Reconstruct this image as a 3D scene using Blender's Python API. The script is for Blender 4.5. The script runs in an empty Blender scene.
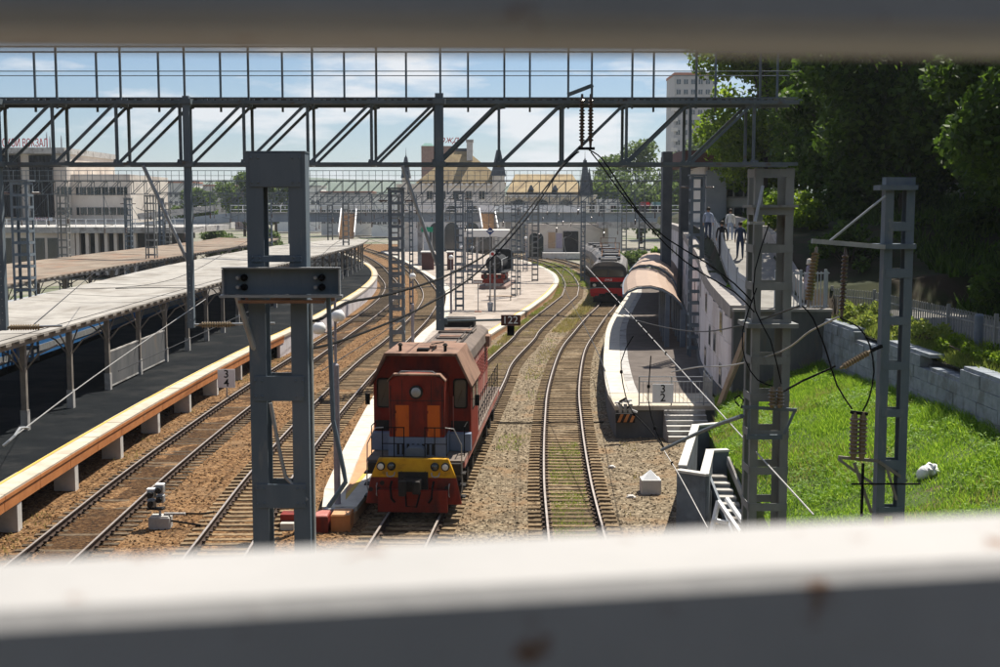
import bpy, math, random
import numpy as np
from mathutils import Vector, Matrix, Euler
R = math.radians
rnd = random.Random(7)
nrs = np.random.RandomState(11)
S = bpy.context.scene
COL = S.collection

# ------------------------------------------------------------------ camera
CAM_H = 9.25
cam_d = bpy.data.cameras.new('camera'); cam = bpy.data.objects.new('camera', cam_d); COL.objects.link(cam)
cam.location = (0, 0, CAM_H)
cam.rotation_euler = (R(90) - math.atan(126 / 1250), 0, 0)
cam_d.sensor_width = 36; cam_d.lens = 45.0; cam_d.clip_start = 0.05; cam_d.clip_end = 12000
cam_d.dof.use_dof = True; cam_d.dof.focus_distance = 42.0; cam_d.dof.aperture_fstop = 6.0
S.camera = cam

# ------------------------------------------------------------------ sky and sun
SUN_EL, SUN_AZ = R(59), R(30)          # azimuth clockwise from +Y
w = bpy.data.worlds.new('World'); S.world = w; w.use_nodes = True
nt = w.node_tree; N = nt.nodes; L = nt.links; N.clear()
wo = N.new('ShaderNodeOutputWorld'); bg = N.new('ShaderNodeBackground'); sky = N.new('ShaderNodeTexSky')
sky.sky_type = 'NISHITA'; sky.sun_disc = False; sky.sun_elevation = SUN_EL; sky.sun_rotation = SUN_AZ
sky.air_density = 1.0; sky.dust_density = 0.3; sky.ozone_density = 3.0; sky.altitude = 0
tc = N.new('ShaderNodeTexCoord'); sep = N.new('ShaderNodeSeparateXYZ'); L.new(tc.outputs['Generated'], sep.inputs[0])
mp = N.new('ShaderNodeMapping'); mp.inputs['Scale'].default_value = (3.6, 3.6, 15.0); mp.inputs['Location'].default_value = (0.35, 0.1, 0.4)
L.new(tc.outputs['Generated'], mp.inputs[0])
cn = N.new('ShaderNodeTexNoise'); cn.inputs['Scale'].default_value = 1.7; cn.inputs['Detail'].default_value = 7; cn.inputs['Roughness'].default_value = 0.55
L.new(mp.outputs[0], cn.inputs[0])
cr = N.new('ShaderNodeValToRGB'); cr.color_ramp.elements[0].position = 0.49; cr.color_ramp.elements[1].position = 0.60
cr.color_ramp.elements[0].color = (0, 0, 0, 1); cr.color_ramp.elements[1].color = (.85, .85, .85, 1)
L.new(cn.outputs['Fac'], cr.inputs[0])
mx = N.new('ShaderNodeMix'); mx.data_type = 'RGBA'
tn = N.new('ShaderNodeMix'); tn.data_type = 'RGBA'; tn.blend_type = 'MULTIPLY'; tn.inputs[0].default_value = 1; L.new(sky.outputs[0], tn.inputs[6]); tn.inputs[7].default_value = (.90, .99, 1.12, 1)
L.new(cr.outputs[0], mx.inputs[0]); L.new(tn.outputs[2], mx.inputs[6]); mx.inputs[7].default_value = (10.5, 10.6, 10.8, 1)
L.new(mx.outputs[2], bg.inputs[0]); bg.inputs[1].default_value = 0.05; L.new(bg.outputs[0], wo.inputs[0])
sd = bpy.data.lights.new('sun', 'SUN'); sun = bpy.data.objects.new('sun', sd); COL.objects.link(sun)
sd.energy = 5.0; sd.angle = R(0.5); sd.color = (1, .935, .82)
sv = Vector((math.sin(SUN_AZ) * math.cos(SUN_EL), math.cos(SUN_AZ) * math.cos(SUN_EL), math.sin(SUN_EL)))
sun.rotation_euler = sv.to_track_quat('Z', 'Y').to_euler()
S.view_settings.view_transform = 'Standard'; S.view_settings.look = 'None'; S.view_settings.exposure = 0.75
S.view_settings.gamma = 1; S.view_settings.use_curve_mapping = False

# ------------------------------------------------------------------ helpers
class MB:
    """collects shapes, build() links them as one mesh object"""
    def __init__(s): s.v = []; s.f = []
    def add(s, vs, fs):
        o = len(s.v); s.v += [tuple(p) for p in vs]; s.f += [tuple(i + o for i in f) for f in fs]; return s
    def box(s, x0, x1, y0, y1, z0, z1):
        v = [(x0,y0,z0),(x1,y0,z0),(x1,y1,z0),(x0,y1,z0),(x0,y0,z1),(x1,y0,z1),(x1,y1,z1),(x0,y1,z1)]
        return s.add(v, [(0,3,2,1),(4,5,6,7),(0,1,5,4),(1,2,6,5),(2,3,7,6),(3,0,4,7)])
    def cbox(s, c, size, rz=0, rx=0, ry=0):
        m = Matrix.Translation(c) @ Euler((rx, ry, rz)).to_matrix().to_4x4()
        a, b, d = [q / 2 for q in size]
        v = [m @ Vector(p) for p in [(-a,-b,-d),(a,-b,-d),(a,b,-d),(-a,b,-d),(-a,-b,d),(a,-b,d),(a,b,d),(-a,b,d)]]
        return s.add(v, [(0,3,2,1),(4,5,6,7),(0,1,5,4),(1,2,6,5),(2,3,7,6),(3,0,4,7)])
    def beam(s, p, q, w_, h_=None, up=(0, 0, 1)):
        """rectangular bar from p to q"""
        h_ = h_ or w_; p = Vector(p); q = Vector(q); d = (q - p).normalized(); u = Vector(up)
        if abs(d.dot(u)) > .98: u = Vector((0, 1, 0))
        r = d.cross(u).normalized(); u = r.cross(d)
        a = r * w_ / 2; b = u * h_ / 2
        v = [p-a-b, p+a-b, p+a+b, p-a+b, q-a-b, q+a-b, q+a+b, q-a+b]
        return s.add(v, [(3,2,1,0),(4,5,6,7),(0,1,5,4),(1,2,6,5),(2,3,7,6),(3,0,4,7)])
    def tube(s, pts, r, n=8, cap=True):
        pts = [Vector(p) for p in pts]; rs = r if isinstance(r, (list, tuple)) else [r] * len(pts)
        vs = []; fs = []; ref = None
        for i, p in enumerate(pts):
            d = (pts[min(i+1, len(pts)-1)] - pts[max(i-1, 0)]).normalized()
            if ref is None: ref = Vector((0, 0, 1)) if abs(d.z) < .9 else Vector((1, 0, 0))
            a = d.cross(ref).normalized(); b = d.cross(a); ref = -b if False else ref
            for k in range(n):
                t = 2 * math.pi * k / n; vs.append(p + (a * math.cos(t) + b * math.sin(t)) * rs[i])
        for i in range(len(pts) - 1):
            for k in range(n):
                k2 = (k + 1) % n; fs.append((i*n+k, i*n+k2, (i+1)*n+k2, (i+1)*n+k))
        if cap: fs.append(tuple(range(n))); fs.append(tuple(range((len(pts)-1)*n + n - 1, (len(pts)-1)*n - 1, -1)))
        return s.add(vs, fs)
    def lathe(s, c, prof, n=12, axis='z'):
        c = Vector(c); vs = []; fs = []
        for (r, h) in prof:
            for k in range(n):
                t = 2 * math.pi * k / n; x, y = r * math.cos(t), r * math.sin(t)
                p = {'z': (x, y, h), 'y': (x, h, y), 'x': (h, x, y)}[axis]; vs.append(c + Vector(p))
        for i in range(len(prof) - 1):
            for k in range(n):
                k2 = (k + 1) % n; fs.append((i*n+k, i*n+k2, (i+1)*n+k2, (i+1)*n+k))
        fs.append(tuple(range(n))); fs.append(tuple(range(len(prof)*n - 1, (len(prof)-1)*n - 1, -1)))
        return s.add(vs, fs)
    def prism(s, poly, y0, y1, axis='y'):
        """poly of (a,b) extruded along axis"""
        n = len(poly); f = {'y': lambda a, b, t: (a, t, b), 'x': lambda a, b, t: (t, a, b), 'z': lambda a, b, t: (a, b, t)}[axis]
        v = [f(a, b, y0) for a, b in poly] + [f(a, b, y1) for a, b in poly]
        return s.add(v, [tuple(range(n)), tuple(range(2*n-1, n-1, -1))] + [(i, (i+1) % n, n+(i+1) % n, n+i) for i in range(n)])
    def sweep(s, line, prof, closed=True):
        """profile of (offset to the right, z) along a line of (x,y) or (x,y,z)"""
        n = len(prof); vs = []; fs = []
        for i, p in enumerate(line):
            a = line[max(i-1, 0)]; b = line[min(i+1, len(line)-1)]
            tx, ty = b[0]-a[0], b[1]-a[1]; l = math.hypot(tx, ty); rx, ry = ty/l, -tx/l; z0 = p[2] if len(p) > 2 else 0
            for (o, z) in prof: vs.append((p[0]+rx*o, p[1]+ry*o, z0+z))
        for i in range(len(line) - 1):
            for k in range(n if closed else n - 1):
                k2 = (k + 1) % n; fs.append((i*n+k, i*n+k2, (i+1)*n+k2, (i+1)*n+k))
        if closed: fs.append(tuple(range(n))); fs.append(tuple(range((len(line)-1)*n+n-1, (len(line)-1)*n-1, -1)))
        return s.add(vs, fs)
    def build(s, name, m, parent=None, world=True, smooth=False, bevel=0):
        me = bpy.data.meshes.new(name); v = s.v
        if parent is not None and world:
            l = wloc(parent); v = [(p[0]-l.x, p[1]-l.y, p[2]-l.z) for p in v]
        me.from_pydata(v, [], s.f); me.materials.append(m); fix_normals(me)
        if smooth: me.polygons.foreach_set('use_smooth', [True] * len(me.polygons))
        o = bpy.data.objects.new(name, me); COL.objects.link(o); o.parent = parent
        if bevel:
            b = o.modifiers.new('bevel', 'BEVEL'); b.width = bevel; b.segments = 2; b.limit_method = 'ANGLE'
        return o
import bmesh
def fix_normals(me):
    b = bmesh.new(); b.from_mesh(me); bmesh.ops.recalc_face_normals(b, faces=b.faces); b.to_mesh(me); b.free()
def wloc(o):
    l = Vector(o.location)
    while o.parent: o = o.parent; l += Vector(o.location)
    return l
def tag(o, label, cat, group=None, kind=None):
    if label: o['label'] = label
    if cat: o['category'] = cat
    if group: o['group'] = group
    if kind: o['kind'] = kind
    return o
def thing(name, label, cat, loc=(0, 0, 0), rz=0, group=None):
    o = bpy.data.objects.new(name, None); COL.objects.link(o); o.empty_display_size = .3
    o.location = loc; o.rotation_euler = (0, 0, rz); return tag(o, label, cat, group)
def struct(o, kind='structure'): o['kind'] = kind; return o
def share(o, name, parent, loc, rz=0, sc=None):
    c = bpy.data.objects.new(name, o if isinstance(o, bpy.types.Mesh) else o.data); COL.objects.link(c); c.parent = parent
    c.location = loc; c.rotation_euler = (0, 0, rz)
    if sc: c.scale = sc
    return c
def copy_tree(o, parent=None):
    c = o.copy(); COL.objects.link(c); c.parent = parent
    for ch in list(o.children): copy_tree(ch, c)
    return c
def dup(root, loc, rz, label):
    c = copy_tree(root); c.location = loc; c.rotation_euler = (0, 0, rz); c['label'] = label; return c
def mesh_np(name, V, nper, m, parent=None):
    """V (n*nper,3) array: n faces of nper corners, nothing shared"""
    n = len(V) // nper; me = bpy.data.meshes.new(name)
    me.vertices.add(len(V)); me.vertices.foreach_set('co', V.astype(np.float32).ravel())
    me.loops.add(len(V)); me.loops.foreach_set('vertex_index', np.arange(len(V), dtype=np.int32))
    me.polygons.add(n); me.polygons.foreach_set('loop_start', np.arange(0, len(V), nper, dtype=np.int32))
    me.update(calc_edges=True); me.validate(); me.materials.append(m)
    o = bpy.data.objects.new(name, me); COL.objects.link(o); o.parent = parent; return o
def catmull(pts, step=1.5):
    out = []; P_ = [Vector((p[0], p[1], p[2] if len(p) > 2 else 0)) for p in pts]
    P_ = [P_[0]*2 - P_[1]] + P_ + [P_[-1]*2 - P_[-2]]
    for i in range(1, len(P_) - 2):
        a, b, c, d = P_[i-1:i+3]; n = max(2, int((c - b).length / step))
        for k in range(n):
            t = k / n
            out.append(.5 * ((2*b) + (c-a)*t + (2*a-5*b+4*c-d)*t*t + (3*b-a-3*c+d)*t**3))
    out.append(P_[-2]); return [tuple(p) for p in out]
def along(line, step, y0, y1, start=0.):
    """(x,y,z,angle) every step along a line between world y0 and y1"""
    res = []; acc = start
    for a, b in zip(line, line[1:]):
        l = math.hypot(b[0]-a[0], b[1]-a[1]); ang = math.atan2(b[1]-a[1], b[0]-a[0]) - math.pi/2
        while acc < l:
            t = acc / l; y = a[1] + (b[1]-a[1])*t
            if y0 <= y <= y1: res.append((a[0]+(b[0]-a[0])*t, y, a[2]+(b[2]-a[2])*t, ang))
            acc += step
        acc -= l
    return res
def x_at(line, y):
    for a, b in zip(line, line[1:]):
        if a[1] <= y <= b[1]: return a[0] + (b[0]-a[0])*(y-a[1])/(b[1]-a[1])
    return line[-1][0]
def clip(line, y0, y1): return [p for p in line if y0 <= p[1] <= y1]
def text(s, name, size, m, parent, loc, rot=(R(90), 0, 0), ext=.004, shear=0, align='CENTER', off=0.):
    c = bpy.data.curves.new(name, 'FONT'); c.body = s; c.size = size; c.extrude = ext; c.align_x = align; c.align_y = 'CENTER'; c.shear = shear; c.offset = off
    tmp = bpy.data.objects.new('tmp', c); COL.objects.link(tmp); me = bpy.data.meshes.new_from_object(tmp.evaluated_get(bpy.context.evaluated_depsgraph_get()))
    bpy.data.objects.remove(tmp); me.materials.clear(); me.materials.append(m)
    o = bpy.data.objects.new(name, me); COL.objects.link(o); o.parent = parent; o.location = loc; o.rotation_euler = rot
    return o

# ------------------------------------------------------------------ materials
def mat(name, c1, c2=None, scale=3., rough=.8, metal=0., bump=0., bscale=None, detail=6, stretch=(1, 1, 1), lo=.35, hi=.65, c3=None, c3scale=.6, c3lo=.5, c3hi=.62, spec=.22, island=0, coord='pos'):
    m = bpy.data.materials.new(name); m.use_nodes = True; t = m.node_tree; n = t.nodes; l = t.links
    b = n['Principled BSDF']; b.inputs['Roughness'].default_value = rough; b.inputs['Metallic'].default_value = metal
    b.inputs['Specular IOR Level'].default_value = spec
    if coord == 'pos': g = n.new('ShaderNodeNewGeometry').outputs['Position']
    else: g = n.new('ShaderNodeTexCoord').outputs['Object']
    mpn = n.new('ShaderNodeMapping'); mpn.inputs['Scale'].default_value = stretch; l.new(g, mpn.inputs[0]); g = mpn.outputs[0]
    def noise(sc, de):
        q = n.new('ShaderNodeTexNoise'); q.inputs['Scale'].default_value = sc; q.inputs['Detail'].default_value = de; q.inputs['Roughness'].default_value = .62
        l.new(g, q.inputs['Vector']); return q.outputs['Fac']
    def ramp(f, a, b_):
        q = n.new('ShaderNodeMapRange'); q.inputs[1].default_value = a; q.inputs[2].default_value = b_; l.new(f, q.inputs[0]); return q.outputs[0]
    def mixc(f, a, b_):
        q = n.new('ShaderNodeMix'); q.data_type = 'RGBA'
        if isinstance(f, (int, float)): q.inputs[0].default_value = f
        else: l.new(f, q.inputs[0])
        for i, z in ((6, a), (7, b_)):
            if isinstance(z, tuple): q.inputs[i].default_value = (*z, 1)
            else: l.new(z, q.inputs[i])
        return q.outputs[2]
    col = c1
    if c2: col = mixc(ramp(noise(scale, detail), lo, hi), c1, c2)
    if c3: col = mixc(ramp(noise(c3scale, 8), c3lo, c3hi), col, c3)
    if island:
        gi = n.new('ShaderNodeNewGeometry'); oi = n.new('ShaderNodeObjectInfo')
        ad = n.new('ShaderNodeMath'); ad.operation = 'ADD'; l.new(gi.outputs['Random Per Island'], ad.inputs[0]); l.new(oi.outputs['Random'], ad.inputs[1])
        fr = n.new('ShaderNodeMath'); fr.operation = 'FRACT'; l.new(ad.outputs[0], fr.inputs[0])
        mr = n.new('ShaderNodeMapRange'); l.new(fr.outputs[0], mr.inputs[0]); mr.inputs[3].default_value = 1 - island; mr.inputs[4].default_value = 1 + island
        h = n.new('ShaderNodeHueSaturation'); l.new(mr.outputs[0], h.inputs['Value'])
        if isinstance(col, tuple): h.inputs['Color'].default_value = (*col, 1)
        else: l.new(col, h.inputs['Color'])
        col = h.outputs[0]
    if isinstance(col, tuple): b.inputs['Base Color'].default_value = (*col, 1)
    else: l.new(col, b.inputs['Base Color'])
    if bump:
        bn = n.new('ShaderNodeBump'); bn.inputs['Strength'].default_value = bump; bn.inputs['Distance'].default_value = .03
        l.new(noise(bscale or scale * 4, 4), bn.inputs['Height']); l.new(bn.outputs[0], b.inputs['Normal'])
    m['_'] = 1
    return m
def leaf_mat(name, c1, c2, trans=.45, isl=.35):
    m = bpy.data.materials.new(name); m.use_nodes = True; t = m.node_tree; n = t.nodes; l = t.links; n.clear()
    o = n.new('ShaderNodeOutputMaterial'); d = n.new('ShaderNodeBsdfPrincipled'); tr = n.new('ShaderNodeBsdfTranslucent'); mxs = n.new('ShaderNodeMixShader')
    g = n.new('ShaderNodeNewGeometry'); mc = n.new('ShaderNodeMix'); mc.data_type = 'RGBA'; mc.inputs[6].default_value = (*c1, 1); mc.inputs[7].default_value = (*c2, 1)
    l.new(g.outputs['Random Per Island'], mc.inputs[0]); d.inputs['Roughness'].default_value = .55; d.inputs['Specular IOR Level'].default_value = .25
    hs = n.new('ShaderNodeHueSaturation'); hs.inputs['Hue'].default_value = .485; hs.inputs['Value'].default_value = 1.5; l.new(mc.outputs[2], hs.inputs['Color'])
    l.new(mc.outputs[2], d.inputs['Base Color']); l.new(hs.outputs[0], tr.inputs[0]); mxs.inputs[0].default_value = trans
    l.new(d.outputs[0], mxs.inputs[1]); l.new(tr.outputs[0], mxs.inputs[2]); l.new(mxs.outputs[0], o.inputs[0]); return m
def ballast_mat():
    m = bpy.data.materials.new('ballast'); m.use_nodes = True; t = m.node_tree; n = t.nodes; l = t.links; b = n['Principled BSDF']
    b.inputs['Roughness'].default_value = .95; b.inputs['Specular IOR Level'].default_value = .15
    g = n.new('ShaderNodeNewGeometry').outputs['Position']
    v = n.new('ShaderNodeTexVoronoi'); v.inputs['Scale'].default_value = 13; l.new(g, v.inputs['Vector'])
    sepc = n.new('ShaderNodeSeparateColor'); l.new(v.outputs['Color'], sepc.inputs[0])
    r1 = n.new('ShaderNodeValToRGB'); e = r1.color_ramp.elements
    e[0].position = 0; e[0].color = (.040, .022, .011, 1); e[1].position = 1; e[1].color = (.32, .20, .10, 1)
    q = e.new(.45); q.color = (.145, .074, .030, 1); q = e.new(.8); q.color = (.22, .122, .054, 1)
    r2 = n.new('ShaderNodeValToRGB'); e = r2.color_ramp.elements
    e[0].position = 0; e[0].color = (.062, .048, .031, 1); e[1].position = 1; e[1].color = (.37, .305, .215, 1)
    q = e.new(.45); q.color = (.16, .123, .08, 1); q = e.new(.8); q.color = (.24, .19, .127, 1)
    l.new(sepc.outputs[0], r1.inputs[0]); l.new(sepc.outputs[0], r2.inputs[0])
    sx = n.new('ShaderNodeSeparateXYZ'); l.new(g, sx.inputs[0])
    nz = n.new('ShaderNodeTexNoise'); nz.inputs['Scale'].default_value = .35; nz.inputs['Detail'].default_value = 6; l.new(g, nz.inputs['Vector'])
    ma = n.new('ShaderNodeMath'); ma.operation = 'MULTIPLY_ADD'; l.new(nz.outputs[0], ma.inputs[0]); ma.inputs[1].default_value = 7; l.new(sx.outputs[0], ma.inputs[2])
    mr = n.new('ShaderNodeMapRange'); mr.inputs[1].default_value = -1.5; mr.inputs[2].default_value = 3.0; l.new(ma.outputs[0], mr.inputs[0])
    mc = n.new('ShaderNodeMix'); mc.data_type = 'RGBA'; l.new(mr.outputs[0], mc.inputs[0]); l.new(r1.outputs[0], mc.inputs[6]); l.new(r2.outputs[0], mc.inputs[7])
    # sandy worn patches between the stones
    n2 = n.new('ShaderNodeTexNoise'); n2.inputs['Scale'].default_value = .55; n2.inputs['Detail'].default_value = 9; n2.inputs['Roughness'].default_value = .65; l.new(g, n2.inputs['Vector'])
    m2 = n.new('ShaderNodeMapRange'); m2.inputs[1].default_value = .52; m2.inputs[2].default_value = .66; m2.inputs[4].default_value = .65; l.new(n2.outputs[0], m2.inputs[0])
    mc2 = n.new('ShaderNodeMix'); mc2.data_type = 'RGBA'; l.new(m2.outputs[0], mc2.inputs[0]); l.new(mc.outputs[2], mc2.inputs[6]); mc2.inputs[7].default_value = (.25, .158, .085, 1)
    # oily dark patches
    n3 = n.new('ShaderNodeTexNoise'); n3.inputs['Scale'].default_value = .8; n3.inputs['Detail'].default_value = 7; l.new(g, n3.inputs['Vector'])
    m3 = n.new('ShaderNodeMapRange'); m3.inputs[1].default_value = .30; m3.inputs[2].default_value = .42; m3.inputs[3].default_value = .45; m3.inputs[4].default_value = 0; l.new(n3.outputs[0], m3.inputs[0])
    mc3 = n.new('ShaderNodeMix'); mc3.data_type = 'RGBA'; l.new(m3.outputs[0], mc3.inputs[0]); l.new(mc2.outputs[2], mc3.inputs[6]); mc3.inputs[7].default_value = (.09, .06, .035, 1)
    l.new(mc3.outputs[2], b.inputs['Base Color'])
    bn = n.new('ShaderNodeBump'); bn.inputs['Strength'].default_value = .9; bn.inputs['Distance'].default_value = .04; bn.invert = True
    l.new(v.outputs['Distance'], bn.inputs['Height']); l.new(bn.outputs[0], b.inputs['Normal']); return m
def shaded_oily_bed_mat():
    m = ballast_mat(); m.name = 'shaded_oily_ballast'; n = m.node_tree.nodes; l = m.node_tree.links; b = n['Principled BSDF']; src = b.inputs['Base Color'].links[0].from_socket
    q = n.new('ShaderNodeMix'); q.data_type = 'RGBA'; q.blend_type = 'MULTIPLY'; q.inputs[0].default_value = 1; l.new(src, q.inputs[6]); q.inputs[7].default_value = (.42, .40, .38, 1); l.new(q.outputs[2], b.inputs['Base Color']); return m  # ballast colour darkened for gap shade as well as oil and brake dust
def glass_mat(name, c=(.02, .03, .035), rough=.08): return mat(name, c, None, rough=rough, spec=.9)
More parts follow.
